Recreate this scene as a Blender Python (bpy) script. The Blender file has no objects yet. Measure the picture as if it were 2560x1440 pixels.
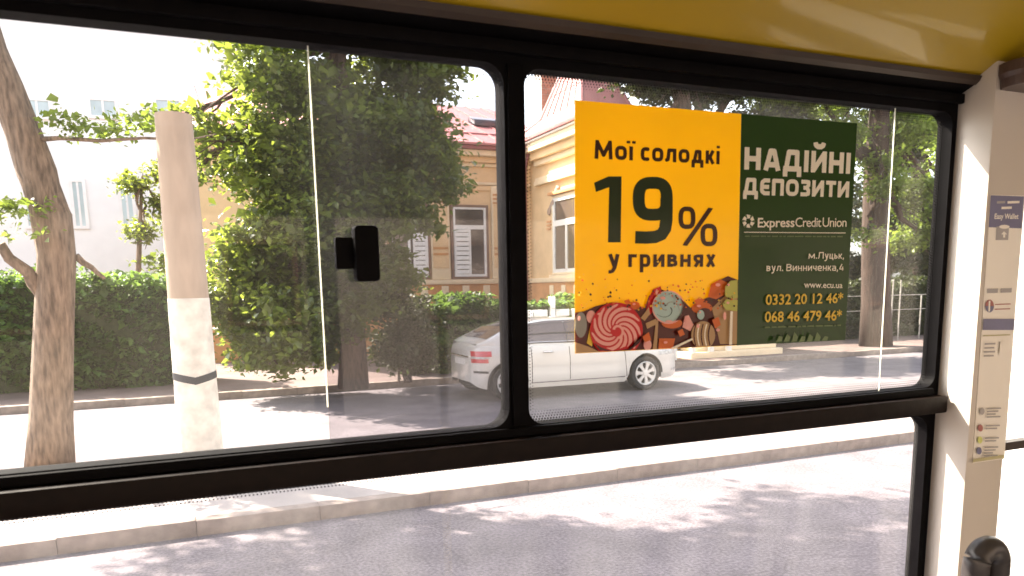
import bpy, bmesh, math, random
import numpy as np
from mathutils import Vector, Matrix
R_ = math.radians
random.seed(7); rng = np.random.default_rng(7)
S = bpy.context.scene
COL = S.collection

# ------------------------------------------------------------------ camera
F = 1920.0; CX = 1280.0; CY = 1026.143
EYE = Vector((0, 0, 1.98))
def _n(v): return v / np.linalg.norm(v)
_X = _n(np.array([5800 - CX, 639 - CY, F])); _Z = -_n(np.array([1490 - CX, 13000 - CY, F]))
_Y = np.cross(_Z, _X)
if _Y[2] < 0: _Y = -_Y
RM = np.stack([_X, _Y, _Z])                    # rows: the street axes seen by the camera
def ray(px, py): return Vector((RM @ np.array([px - CX, py - CY, F])).tolist())
def at(px, py, y):
    d = ray(px, py); return EYE + d * (y / d.y)
def atx(px, py, x):
    d = ray(px, py); return EYE + d * (x / d.x)
def atz(px, py, z):
    d = ray(px, py); return EYE + d * ((z - EYE.z) / d.z)
cd = bpy.data.cameras.new('camera'); cam = bpy.data.objects.new('camera', cd); COL.objects.link(cam)
cd.sensor_width = 36; cd.lens = F / 2560 * 36; cd.shift_y = (CY - 720) / 2560
cd.clip_start = 0.02; cd.clip_end = 2000
rot = np.stack([RM @ np.array([1, 0, 0]), RM @ np.array([0, -1, 0]), RM @ np.array([0, 0, -1])], axis=1)
cam.matrix_world = Matrix.Translation(EYE) @ Matrix(rot.tolist()).to_4x4()
cd.dof.use_dof = True; cd.dof.focus_distance = 2.6; cd.dof.aperture_fstop = 26.7 / 1000 / 0.0032
S.camera = cam

# ------------------------------------------------------------------ world, sun, exposure
SUN_TO = Vector((-0.6, 0.8, 0.98)).normalized()      # direction towards the sun
w = bpy.data.worlds.new('World'); S.world = w; w.use_nodes = True
nt = w.node_tree; bg = nt.nodes['Background']
sky = nt.nodes.new('ShaderNodeTexSky'); sky.sky_type = 'NISHITA'; sky.sun_disc = False
sky.sun_elevation = math.asin(SUN_TO.z); sky.sun_rotation = math.atan2(SUN_TO.x, SUN_TO.y)
sky.air_density = 1.0; sky.dust_density = 3.0; sky.ozone_density = 1.0
hs = nt.nodes.new('ShaderNodeHueSaturation'); hs.inputs['Saturation'].default_value = 0.42   # hazy white summer sky
nt.links.new(sky.outputs[0], hs.inputs['Color']); nt.links.new(hs.outputs[0], bg.inputs[0]); bg.inputs[1].default_value = 0.13
sd = bpy.data.lights.new('sun', 'SUN'); sd.energy = 5.0; sd.angle = R_(0.53); sd.color = (1, 0.90, 0.76)
so = bpy.data.objects.new('sun', sd); COL.objects.link(so); so.location = (0, 0, 30)
so.rotation_euler = SUN_TO.to_track_quat('Z', 'Y').to_euler()
S.view_settings.view_transform = 'Standard'; S.view_settings.look = 'None'
S.view_settings.gamma = 1; S.view_settings.exposure = 2.5; S.view_settings.use_curve_mapping = False
S.cycles.transparent_max_bounces = 16; S.cycles.max_bounces = 10; S.cycles.diffuse_bounces = 4

# ------------------------------------------------------------------ materials
MATS = {}
def mat(name, col, rough=0.6, var=0.15, scale=6.0, bump=0.0, metal=0.0, coat=0.0, trans=0.0, tcol=None,
        island=0.0, col2=None, detail=4, spec=0.5, stretch=None, grain=0):
    if name in MATS: return MATS[name]
    m = bpy.data.materials.new(name); m.use_nodes = True; MATS[name] = m
    n = m.node_tree.nodes; l = m.node_tree.links; p = n['Principled BSDF']; out = n['Material Output']
    tc = n.new('ShaderNodeTexCoord'); mp = n.new('ShaderNodeMapping'); l.new(tc.outputs['Object'], mp.inputs[0])
    if stretch: mp.inputs['Scale'].default_value = stretch
    nz = n.new('ShaderNodeTexNoise'); nz.inputs['Scale'].default_value = scale; nz.inputs['Detail'].default_value = detail
    l.new(mp.outputs[0], nz.inputs[0])
    mix = n.new('ShaderNodeMix'); mix.data_type = 'RGBA'
    c2 = col2 or tuple(min(1, c * (1 + var)) for c in col)
    mix.inputs[6].default_value = (*[c * (1 - var) for c in col], 1); mix.inputs[7].default_value = (*c2, 1)
    mr = n.new('ShaderNodeMapRange'); mr.inputs[1].default_value = 0.3; mr.inputs[2].default_value = 0.7
    l.new(nz.outputs[0], mr.inputs[0]); l.new(mr.outputs[0], mix.inputs[0])
    colout = mix.outputs[2]
    if grain:
        g1 = n.new('ShaderNodeTexNoise'); g1.inputs['Scale'].default_value = grain; g1.inputs['Detail'].default_value = 2; l.new(tc.outputs['Object'], g1.inputs[0])
        vo = n.new('ShaderNodeTexVoronoi'); vo.feature = 'DISTANCE_TO_EDGE'; vo.inputs['Scale'].default_value = 0.42
        ds = n.new('ShaderNodeVectorMath'); ds.operation = 'MULTIPLY_ADD'; ds.inputs[1].default_value = (.5, .5, .5); l.new(nz.outputs['Color'], ds.inputs[0]); l.new(tc.outputs['Object'], ds.inputs[2]); l.new(ds.outputs[0], vo.inputs[0])
        a1 = n.new('ShaderNodeMapRange'); a1.inputs[1].default_value = .3; a1.inputs[2].default_value = .7; a1.inputs[3].default_value = .62; a1.inputs[4].default_value = 1.38; l.new(g1.outputs[0], a1.inputs[0])
        a2 = n.new('ShaderNodeMapRange'); a2.inputs[1].default_value = 0.0; a2.inputs[2].default_value = .007; a2.inputs[3].default_value = .75; a2.inputs[4].default_value = 1.0; l.new(vo.outputs[0], a2.inputs[0])
        mu = n.new('ShaderNodeMath'); mu.operation = 'MULTIPLY'; l.new(a1.outputs[0], mu.inputs[0]); l.new(a2.outputs[0], mu.inputs[1])
        h2 = n.new('ShaderNodeHueSaturation'); l.new(mu.outputs[0], h2.inputs['Value']); l.new(colout, h2.inputs['Color']); colout = h2.outputs[0]
    if island:
        g = n.new('ShaderNodeNewGeometry'); hs = n.new('ShaderNodeHueSaturation')
        r1 = n.new('ShaderNodeMapRange'); r1.inputs[3].default_value = 1 - island; r1.inputs[4].default_value = 1 + island
        l.new(g.outputs['Random Per Island'], r1.inputs[0]); l.new(r1.outputs[0], hs.inputs['Value'])
        wn = n.new('ShaderNodeTexWhiteNoise'); wn.noise_dimensions = '1D'; l.new(g.outputs['Random Per Island'], wn.inputs['W'])
        r2 = n.new('ShaderNodeMapRange'); r2.inputs[3].default_value = 0.47; r2.inputs[4].default_value = 0.515; l.new(wn.outputs[0], r2.inputs[0]); l.new(r2.outputs[0], hs.inputs['Hue'])
        l.new(colout, hs.inputs['Color']); colout = hs.outputs[0]
    l.new(colout, p.inputs['Base Color'])
    p.inputs['Roughness'].default_value = rough; p.inputs['Metallic'].default_value = metal
    p.inputs['Specular IOR Level'].default_value = spec
    p.inputs['Coat Weight'].default_value = coat; p.inputs['Coat Roughness'].default_value = 0.06
    if bump:
        b = n.new('ShaderNodeBump'); b.inputs['Strength'].default_value = bump; b.inputs['Distance'].default_value = 0.02
        l.new(nz.outputs[0], b.inputs['Height']); l.new(b.outputs[0], p.inputs['Normal'])
    if trans:
        t = n.new('ShaderNodeBsdfTranslucent'); t.inputs[0].default_value = (*(tcol or col), 1)
        ms = n.new('ShaderNodeMixShader'); ms.inputs[0].default_value = trans
        l.new(p.outputs[0], ms.inputs[1]); l.new(t.outputs[0], ms.inputs[2]); l.new(ms.outputs[0], out.inputs[0])
        if tcol is None: l.new(colout, t.inputs[0])
    return m
def glass(name, tint=(1, 1, 1), dirt_haze=0.03, dscale=3.0, ior=1.45, gl=1.0):
    m = bpy.data.materials.new(name); m.use_nodes = True
    n = m.node_tree.nodes; l = m.node_tree.links; n.remove(n['Principled BSDF']); out = n['Material Output']
    tr = n.new('ShaderNodeBsdfTransparent'); tr.inputs[0].default_value = (*tint, 1)
    gs = n.new('ShaderNodeBsdfGlossy'); gs.inputs['Roughness'].default_value = 0.015
    gs.inputs[0].default_value = (gl, gl, gl, 1)
    lw = n.new('ShaderNodeLayerWeight'); lw.inputs[0].default_value = 0.5
    pw = n.new('ShaderNodeMath'); pw.operation = 'POWER'; pw.inputs[1].default_value = 5; l.new(lw.outputs['Facing'], pw.inputs[0])
    fr = n.new('ShaderNodeMath'); fr.operation = 'MULTIPLY_ADD'; fr.inputs[1].default_value = 0.96; fr.inputs[2].default_value = 0.011; l.new(pw.outputs[0], fr.inputs[0])
    m1 = n.new('ShaderNodeMixShader'); l.new(fr.outputs[0], m1.inputs[0]); l.new(tr.outputs[0], m1.inputs[1]); l.new(gs.outputs[0], m1.inputs[2])
    df = n.new('ShaderNodeBsdfTranslucent'); df.inputs[0].default_value = (0.9, 0.88, 0.85, 1)  # scattering layer: dirt, and the white glow put into some panes
    tc = n.new('ShaderNodeTexCoord'); nz = n.new('ShaderNodeTexNoise'); nz.inputs['Scale'].default_value = dscale; nz.inputs['Detail'].default_value = 8
    mp = n.new('ShaderNodeMapping'); mp.inputs['Scale'].default_value = (4, 1, 1.1)
    l.new(tc.outputs['Object'], mp.inputs[0]); l.new(mp.outputs[0], nz.inputs[0])
    mr = n.new('ShaderNodeMapRange'); mr.inputs[1].default_value = 0.35; mr.inputs[2].default_value = 0.75
    mr.inputs[3].default_value = dirt_haze * 0.5; mr.inputs[4].default_value = dirt_haze * 1.5
    l.new(nz.outputs[0], mr.inputs[0])
    m2 = n.new('ShaderNodeMixShader'); l.new(mr.outputs[0], m2.inputs[0]); l.new(m1.outputs[0], m2.inputs[1]); l.new(df.outputs[0], m2.inputs[2])
    l.new(m2.outputs[0], out.inputs[0])
    return m

# ------------------------------------------------------------------ mesh helpers
class MB:
    def __init__(s): s.v = []; s.f = []
    def add(s, vs, fs):
        b = len(s.v); s.v += [tuple(v) for v in vs]; s.f += [tuple(i + b for i in f) for f in fs]; return s
    def box(s, x0, x1, y0, y1, z0, z1):
        return s.add([(x, y, z) for z in (z0, z1) for y in (y0, y1) for x in (x0, x1)],
                     [(0, 2, 3, 1), (4, 5, 7, 6), (0, 1, 5, 4), (2, 6, 7, 3), (0, 4, 6, 2), (1, 3, 7, 5)])
    def prism(s, pts, y0, y1):                # outline in x,z pushed along y
        n = len(pts)
        s.add([(x, y0, z) for x, z in pts] + [(x, y1, z) for x, z in pts],
              [tuple(range(n)), tuple(range(2 * n - 1, n - 1, -1))] + [(i, i + n, (i + 1) % n + n, (i + 1) % n) for i in range(n)])
        return s
    def prismx(s, pts, x0, x1):               # outline in y,z pushed along x
        n = len(pts)
        s.add([(x0, y, z) for y, z in pts] + [(x1, y, z) for y, z in pts],
              [tuple(range(n)), tuple(range(2 * n - 1, n - 1, -1))] + [(i, i + n, (i + 1) % n + n, (i + 1) % n) for i in range(n)])
        return s
    def tube(s, path, rad, seg=10, cap=True):
        path = [Vector(p) for p in path]; n = len(path)
        if not hasattr(rad, '__len__'): rad = [rad] * n
        b = len(s.v)
        ref = Vector((0.13, 0.31, 0.94))
        for i, p in enumerate(path):
            t = (path[min(i + 1, n - 1)] - path[max(i - 1, 0)]).normalized()
            r0 = ref if abs(t.dot(ref)) < 0.9 else Vector((1, 0, 0))
            a = t.cross(r0).normalized(); c = t.cross(a)
            for k in range(seg):
                an = 2 * math.pi * k / seg
                s.v.append(tuple(p + (a * math.cos(an) + c * math.sin(an)) * rad[i]))
        for i in range(n - 1):
            for k in range(seg):
                k2 = (k + 1) % seg
                s.f.append((b + i * seg + k, b + i * seg + k2, b + (i + 1) * seg + k2, b + (i + 1) * seg + k))
        if cap:
            s.f.append(tuple(b + k for k in range(seg - 1, -1, -1))); s.f.append(tuple(b + (n - 1) * seg + k for k in range(seg)))
        return s
    def rot_sheet(s, pts, y):                 # flat outline facing the bus, no thickness (print)
        return s.add([(x, y, z) for x, z in pts], [tuple(range(len(pts)))])
    def build(s, name, m, parent=None, smooth=False, bevel=0.0, seg=2):
        me = bpy.data.meshes.new(name); me.from_pydata(s.v, [], s.f)
        bm = bmesh.new(); bm.from_mesh(me); bmesh.ops.recalc_face_normals(bm, faces=bm.faces[:])
        if bevel:
            es = [e for e in bm.edges if len(e.link_faces) == 2 and e.calc_face_angle(0) > 0.5]
            bmesh.ops.bevel(bm, geom=es, offset=bevel, segments=seg, affect='EDGES', profile=0.6, clamp_overlap=True)
        bm.to_mesh(me); bm.free()
        me.materials.append(m)
        if smooth: me.shade_smooth()
        elif bevel:
            me.shade_smooth(); me.set_sharp_from_angle(angle=R_(35))
        return link(name, me, parent)
def link(name, me, parent=None, kind=None):
    o = bpy.data.objects.new(name, me); COL.objects.link(o)
    if parent: o.parent = parent; o.matrix_parent_inverse = pinv(parent)
    if kind: o['kind'] = kind
    return o
def wmat(p):
    return (wmat(p.parent) @ p.matrix_parent_inverse if p.parent else Matrix.Identity(4)) @ Matrix.LocRotScale(p.location, p.rotation_euler, p.scale)
def pinv(p): return wmat(p).inverted()
def thing(name, label, cat, loc=(0, 0, 0), group=None):
    o = bpy.data.objects.new(name, None); COL.objects.link(o); o.location = loc; o.empty_display_size = 0.2
    o['label'] = label; o['category'] = cat
    if group: o['group'] = group
    return o
def tag(o, label, cat, group=None):
    o['label'] = label; o['category'] = cat
    if group: o['group'] = group
    return o
def struct(o): o['kind'] = 'structure'; return o
def stuff(o): o['kind'] = 'stuff'; return o
def ring(x0, x1, z0, z1, r, n=7):
    pts = []
    for cx, cz, a0 in ((x1 - r, z1 - r, 0), (x0 + r, z1 - r, 90), (x0 + r, z0 + r, 180), (x1 - r, z0 + r, 270)):
        for k in range(n + 1):
            a = R_(a0 + 90 * k / n); pts.append((cx + r * math.cos(a), cz + r * math.sin(a)))
    return pts
def frame_plate(mb, X0, X1, Z0, Z1, hole, r, y0, y1):
    """a plate with a round-cornered opening"""
    inn = ring(*hole, r); cx = (hole[0] + hole[1]) / 2; cz = (hole[2] + hole[3]) / 2; out = []
    n = len(inn) // 4
    corners = [(X1, Z1), (X0, Z1), (X0, Z0), (X1, Z0)]
    for i, p in enumerate(inn):
        q = i // n; k = i % n
        c = corners[q]
        if k == 0: out.append(((X1, p[1]), (p[0], Z1), (X0, p[1]), (p[0], Z0))[q])
        elif k == n - 1: out.append(((p[0], Z1), (X0, p[1]), (p[0], Z0), (X1, p[1]))[q])
        else: out.append(c)
    N = len(inn)
    vs = [(x, y0, z) for x, z in inn] + [(x, y0, z) for x, z in out] + [(x, y1, z) for x, z in inn] + [(x, y1, z) for x, z in out]
    fs = []
    for i in range(N):
        j = (i + 1) % N
        fs += [(i, j, N + j, N + i), (2 * N + j, 2 * N + i, 3 * N + i, 3 * N + j), (i, 2 * N + i, 2 * N + j, j), (N + i, N + j, 3 * N + j, 3 * N + i)]
    mb.add(vs, fs)
def clean(o, d=1e-5):
    bm = bmesh.new(); bm.from_mesh(o.data); bmesh.ops.remove_doubles(bm, verts=bm.verts[:], dist=d)
    bmesh.ops.dissolve_degenerate(bm, dist=d, edges=bm.edges[:]); bmesh.ops.recalc_face_normals(bm, faces=bm.faces[:])
    bm.to_mesh(o.data); bm.free(); return o
def leaf_mesh(name, C, size, m, parent=None, up=0.35, kind=None, aspect=0.62):
    """thousands of folded leaves, one diamond of two triangles each"""
    C = np.asarray(C, float); n = len(C)
    d = rng.normal(size=(n, 3)); d[:, 2] = d[:, 2] * 0.6 - 0.25; d /= np.linalg.norm(d, axis=1)[:, None]
    nr = rng.normal(size=(n, 3)); nr[:, 2] = np.abs(nr[:, 2]) + up * 2
    sdir = np.cross(d, nr); sdir /= np.linalg.norm(sdir, axis=1)[:, None] + 1e-9
    nn = np.cross(sdir, d)
    L = size * np.clip(rng.lognormal(-0.05, 0.38, n), 0.4, 2.2)[:, None]
    W = L * aspect * 0.5
    p0 = C - d * L * 0.5; p2 = C + d * L * 0.5
    fold = nn * L * 0.10
    p1 = C - d * L * 0.08 + sdir * W + fold; p3 = C - d * L * 0.08 - sdir * W + fold
    V = np.stack([p0, p1, p2, p3], 1).reshape(-1, 3)
    idx = np.arange(n)[:, None] * 4
    T = np.concatenate([idx + np.array([[0, 1, 2]]), idx + np.array([[0, 2, 3]])], 1).reshape(-1, 3)
    me = bpy.data.meshes.new(name); me.vertices.add(len(V)); me.vertices.foreach_set('co', V.ravel())
    me.loops.add(T.size); me.loops.foreach_set('vertex_index', T.ravel().astype(np.int32))
    me.polygons.add(len(T)); me.polygons.foreach_set('loop_start', np.arange(0, T.size, 3, dtype=np.int32))
    me.polygons.foreach_set('loop_total', np.full(len(T), 3, dtype=np.int32))
    me.update(calc_edges=True); me.validate(); me.materials.append(m)
    return link(name, me, parent, kind)
def blob(c, r, n, per=16, spread=0.28, shell=0.5):
    """leaf positions: sprays scattered through an ellipsoid, denser near its skin"""
    u = rng.normal(size=(n, 3)); u /= np.linalg.norm(u, axis=1)[:, None]
    rad = rng.uniform(0, 1, n) ** (1 / 3) * (1 - shell) + shell * rng.uniform(0.7, 1.05, n)
    ctr = np.array(c) + u * rad[:, None] * np.array(r)
    if n > 24:                                  # gather the sprays into uneven clumps with gaps between them
        k = max(5, n // 9); who = rng.integers(0, k, n); pull = rng.uniform(0.35, 0.85, n)[:, None]
        ctr = ctr * (1 - pull) + ctr[who] * pull + rng.normal(size=(n, 3)) * np.array([.10, .10, .06])
    off = rng.normal(size=(n, per, 3)) * np.array([spread, spread, spread * 0.45])
    return (ctr[:, None, :] + off).reshape(-1, 3)
# ================================================================== STREET
M_asph = mat('worn_asphalt', (0.130, 0.112, 0.120), 0.9, 0.22, 2.2, 0.45, detail=9, grain=38)
M_asph2 = mat('far_asphalt', (0.25, 0.235, 0.23), 0.9, 0.16, 0.9, 0.3, detail=9)
M_pave = mat('pale_paving', (0.30, 0.27, 0.25), 0.9, 0.15, 1.5, 0.3, detail=8)
M_soil = mat('dry_earth', (0.14, 0.115, 0.08), 0.95, 0.3, 1.2, 0.5)
M_kerb = mat('kerb_concrete', (0.23, 0.185, 0.155), 0.9, 0.25, 7, 0.4)
def sheet(name, x0, x1, y0, y1, z, m, nx=1, ny=1):
    mb = MB(); mb.add([(x0, y0, z), (x1, y0, z), (x1, y1, z), (x0, y1, z)], [(0, 1, 2, 3)])
    return struct(mb.build(name, m))
sheet('ground', -900, 900, -900, 900, -0.03, M_soil)
sheet('road', -300, 300, -9, 15.2, 0.0, M_asph)
KY = 6.62
pv = struct(MB().box(-300, 300, KY + 0.15, 9.25, -0.02, 0.125).build('pavement', M_pave))
# kerb stones one by one
kerb = struct(MB().box(-300, -9, KY, KY + 0.145, -0.02, 0.13).build('kerb', M_kerb))
MB().box(26, 300, KY, KY + 0.145, -0.02, 0.13).build('kerb_run', M_kerb, kerb)
stone = None
for i in range(35):
    if stone is None:
        mb = MB(); mb.box(0, 0.997, 0, 0.145, -0.02, 0.13); stone = mb.build('kerbstone', M_kerb, kerb, bevel=0.004); o = stone
    else:
        o = stone.copy(); COL.objects.link(o)
    o.location = (-9 + i * 1.0 + 0.007, KY + random.uniform(-0.006, 0.006), random.uniform(-0.006, 0.006))
kf = struct(MB().box(-300, 300, 9.26, 9.40, -0.02, 0.128).build('kerb', M_kerb))
fp = struct(MB().box(-300, 300, 15.35, 40, -0.02, 0.125).build('pavement', mat('far_paving', (0.13, 0.09, 0.08), 0.9, 0.25, 1.3, 0.3)))
fk = struct(MB().box(-300, -6, 15.2, 15.34, -0.02, 0.132).build('kerb', M_kerb))
MB().box(26, 300, 15.2, 15.34, -0.02, 0.132).build('kerb_run', M_kerb, fk)
for i in range(32):
    o = stone.copy(); COL.objects.link(o); o.parent = fk; o.matrix_parent_inverse = Matrix.Identity(4)
    o.location = (-6 + i * 1.0 + 0.007, 15.2 + random.uniform(-0.006, 0.006), random.uniform(-0.004, 0.008))
sheet('lawn', -300, 300, 40.5, 300, 0.02, mat('rough_grass', (0.07, 0.11, 0.035), 0.95, 0.4, 0.6, 0.5))

# ------------------------------------------------------------------ foliage
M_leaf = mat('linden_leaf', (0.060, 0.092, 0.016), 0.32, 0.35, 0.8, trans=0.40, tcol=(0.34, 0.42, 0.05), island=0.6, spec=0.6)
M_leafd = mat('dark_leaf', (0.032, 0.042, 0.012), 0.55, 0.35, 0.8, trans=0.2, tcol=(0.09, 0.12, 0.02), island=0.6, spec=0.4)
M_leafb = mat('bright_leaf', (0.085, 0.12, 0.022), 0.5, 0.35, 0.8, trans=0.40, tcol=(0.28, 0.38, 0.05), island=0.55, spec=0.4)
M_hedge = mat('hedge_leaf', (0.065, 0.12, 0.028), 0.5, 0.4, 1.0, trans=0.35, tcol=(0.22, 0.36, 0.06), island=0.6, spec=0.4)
M_bark = mat('grey_brown_bark', (0.17, 0.12, 0.085), 0.95, 0.5, 9, 1.0, stretch=(3, 3, 0.6))
M_barkd = mat('dark_bark', (0.10, 0.065, 0.05), 0.95, 0.5, 9, 1.0, stretch=(3, 3, 0.6))
def limb(a, b, ra, rb, n=5, wob=0.12):
    a = Vector(a); b = Vector(b); L = (b - a).length; pts = []; rs = []
    for i in range(n + 1):
        t = i / n; q = a.lerp(b, t)
        if 0 < i < n: q += Vector((random.gauss(0, 1), random.gauss(0, 1), random.gauss(0, 0.6))) * L * wob * 0.3
        pts.append(q); rs.append(ra + (rb - ra) * t)
    return pts, rs
def tree(name, label, base, trunk_pts, trunk_r, blobs, leaf_m, size, bark=None, limbs=True, group=None, cat='tree', kmin=None):
    """blobs: (centre, radii, sprays, per, spread)"""
    bark = bark or M_bark
    t = thing(name, label, cat, base, group)
    mb = MB(); mb.tube(trunk_pts, trunk_r, 14); tr = mb.build('trunk', bark, t, smooth=True)
    top = Vector(trunk_pts[-1])
    if limbs:
        for c, r, *_ in blobs[:9]:
            mb = MB(); k = random.randint(kmin or max(1, len(trunk_pts) // 2), len(trunk_pts) - 1)
            p, q = limb(trunk_pts[k], c, trunk_r[k] * 0.6, 0.03, 6); mb.tube(p, q, 7)
            for _ in range(5):
                e = Vector(c) + Vector((random.uniform(-1, 1) * r[0], random.uniform(-1, 1) * r[1], random.uniform(-1, 1) * r[2])) * 0.8
                p2, q2 = limb(p[random.randint(3, 6)], e, 0.035, 0.008, 4); mb.tube(p2, q2, 5, False)
            mb.build('branch', bark, t, smooth=True)
    C = np.concatenate([blob(c, r, n, per, sp) for c, r, n, per, sp in blobs])
    leaf_mesh('crown', C, size, leaf_m, t)
    return t

# near tree; its unseen crown is shaped to cast the shade on the road
P = lambda px, py, y=8.25: at(px, py, y)
def nearcheck(C, ok): return C
base = atz(125, 1165, 0.125); yb = base.y
pts = [Vector((base.x, yb, 0.1)), P(128, 1050, yb), P(132, 900, yb), P(137, 760, yb), P(142, 640, yb), P(128, 540, yb), P(92, 430, yb), P(58, 330, yb),
       P(15, 220, yb), P(-25, 120, yb + .05), P(-70, -40, yb + .1), P(-90, -250, yb + .2)]
rs = [0.25, 0.215, 0.2, 0.19, 0.185, 0.2, 0.19, 0.17, 0.165, 0.15, 0.13, 0.10]
nb = []
for px, py, rx, ry, n_, hz in ((1150, 1420, 1.0, .75, 130, 6.9), (1450, 1425, 1.0, .7, 150, 6.9), (1750, 1440, 1.1, .7, 140, 7.0), (2050, 1440, 1.1, .6, 120, 6.9), (1300, 1345, .7, .3, 60, 6.8), (1000, 1330, .6, .25, 40, 6.8),
                        (1600, 1375, .7, .25, 50, 6.8), (1960, 1265, .55, .45, 22, 7.2), (2080, 1310, .8, .4, 30, 7.2), (2250, 1260, .8, .5, 26, 7.3), (800, 1395, .8, .5, 45, 6.9), (500, 1400, .8, .4, 30, 7.0), (250, 1290, .5, .3, 14, 7.0), (700, 1290, .5, .25, 14, 6.8)):
    g = atz(px, py, 0); nb.append(((g.x + SUN_TO.x / SUN_TO.z * hz, g.y + SUN_TO.y / SUN_TO.z * hz, hz), (rx, ry, .28), n_, 20, 0.17))  # leaf clumps set back along the sun direction from each wanted shade spot
nb += [((-2.2, yb - .3, 6.6), (2.4, 1.5, .9), 330, 18, 0.22), ((-0.5, yb - 0.8, 7.2), (2.0, 1.5, .9), 300, 18, 0.22),
      ((-0.9, yb + 0.2, 8.4), (2.3, 2.3, 1.2), 260, 18, 0.25), ((-3.6, yb + .5, 7.2), (1.6, 1.8, 1.3), 150, 18, 0.25)]
nt_ = tree('street_tree', 'bare crooked trunk at the far left that leans out of the window view', base, pts, rs, nb, M_leafb, 0.11, kmin=10)
for a, b, ra, rb in ((P(112, 740, yb), P(0, 610, yb - .1), 0.085, 0.05), (P(190, 640, yb), P(262, 696, yb - .1), 0.04, 0.02)):
    mb = MB(); p, q = limb(a, b, ra, rb, 4, 0.1); mb.tube(p, q, 8); mb.build('branch', M_bark, nt_, smooth=True)
mb = MB(); mb.tube([P(75, 350, yb), P(150, 345, yb - .2), P(250, 352, yb - .4), P(360, 345, yb - .5), P(470, 350, yb - .4), P(540, 335, yb - .3)], [0.03, 0.022, 0.018, 0.014, 0.01, 0.006], 6)
mb.build('branch', M_bark, nt_, smooth=True)
C = []
for px in (140, 190, 250, 300, 350, 400, 330, 210, 0, 30, 50, 20):
    C.append(blob(P(px, random.uniform(290, 345) if px > 60 else random.uniform(500, 610), yb - .3), (0.25, 0.2, 0.09), 6, 9, 0.09))
leaf_mesh('drooping_leaves', np.concatenate(C), 0.075, M_leafb, nt_)

# the big linden in the middle of the left pane
D = 14.6
def bl(px, py, y, rx, ry, rz, n, per=24, sp=0.19):
    return (tuple(at(px, py, y)), (rx, ry, rz), n, per, sp)
base = atz(880, 945, 0.125); base = Vector((at(880, 900, D).x, D, 0.125))
tp = [base, at(882, 850, D), at(878, 700, D), at(868, 500, D), at(860, 300, D), at(850, 100, D)]
lb = [bl(600, 740, D + .6, .8, .6, .8, 110), bl(720, 700, D + .5, 1.0, .6, .9, 130), bl(780, 850, D + .4, .7, .5, .5, 70, 18, .15), bl(860, 730, D - .5, .6, .4, .7, 80, 18, .14), bl(940, 720, D - .2, .55, .4, .5, 60, 18, .13), bl(520, 330, D + .2, .35, .4, .35, 22, 16, .13), bl(500, 420, D + .2, .3, .4, .3, 16, 16, .12), bl(465, 290, D, .35, .3, .16, 14, 14, .12), bl(680, 890, D + .2, .85, .6, .35, 60, 16, .15), bl(590, 800, D + .9, .6, .6, .7, 60, 16, .15), bl(850, 800, D - .3, .5, .4, .6, 50, 16, .13), bl(900, 640, D - .4, .9, .7, .55, 80), bl(790, 830, D, .45, .5, .5, 36, 16, .13), bl(1010, 700, D, .5, .5, .35, 36, 16, .12), bl(940, 260, D + .6, 1.5, 1.0, 1.2, 200), bl(900, 450, D + .6, 1.6, 1.0, 1.2, 220), bl(720, 480, D + .6, 1.4, 1.0, 1.3, 170), bl(690, 190, D, 1.15, 1.3, .85, 150), bl(930, 130, D + .3, 1.5, 1.5, .8, 150), bl(1030, 200, D, .75, .9, .55, 70), bl(640, 400, D, .95, 1.2, 1.0, 130),
      bl(800, 330, D - .3, 1.3, 1.4, 1.1, 200), bl(980, 340, D, 1.15, 1.2, 1.0, 190), bl(640, 620, D + .2, .75, 1.0, .8, 105),
      bl(780, 560, D - .3, 1.2, 1.2, 1.1, 200), bl(960, 520, D - .3, 1.2, 1.1, .75, 170), bl(1090, 400, D - .3, .5, .7, .55, 60), bl(1110, 480, D - .5, .5, .5, .3, 55, 16, .14),
      bl(1040, 560, D - .5, .5, .5, .25, 40, 16, .13), bl(740, 760, D, 1.0, 1.1, .9, 140), bl(880, 700, D, .8, .9, .7, 90), bl(650, 830, D + .4, .7, .8, .5, 60),
      bl(740, 30, D, 1.5, 1.4, .6, 150), bl(960, 40, D + .4, 1.2, 1.2, .4, 80), bl(985, 640, D - .4, .25, .3, .35, 18, 14, .12), bl(1120, 190, D, .35, .5, .12, 12, 14, .12)]
tree('linden_tree', 'large leafy green tree in the middle of the left window, before the peach building', base, tp, [0.30, 0.24, 0.21, 0.18, 0.14, 0.08], lb, M_leaf, 0.128, M_barkd)
# dark bush at its foot
def bush(name, label, cat, blobs, m, size, group=None, stem=True):
    c0 = blobs[0][0]; t = thing(name, label, cat, (c0[0], c0[1], 0.125), group)
    mb = MB()
    for _ in range(6):
        e = Vector(c0) + Vector((random.uniform(-.4, .4), random.uniform(-.3, .3), .3)); p, q = limb((c0[0] + random.uniform(-.15, .15), c0[1], 0.12), e, 0.03, 0.01, 4); mb.tube(p, q, 5)
    mb.build('stem', M_barkd, t)
    leaf_mesh('foliage', np.concatenate([blob(*b) for b in blobs]), size, m, t)
    return t
bush('ivy_bush', 'dark drooping bush between the big tree trunk and the rear of the white car', 'bush',
     [bl(1010, 850, 15.0, .55, .5, .75, 300, 18, .13), bl(960, 760, 15.0, .5, .5, .45, 130, 16, .13), bl(1050, 880, 15.2, .3, .4, .5, 80, 16, .12), bl(1040, 770, 15.2, .35, .4, .4, 40, 16, .13), bl(950, 890, 14.9, .25, .3, .35, 30, 14, .1)], M_leafd, 0.085)
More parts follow.
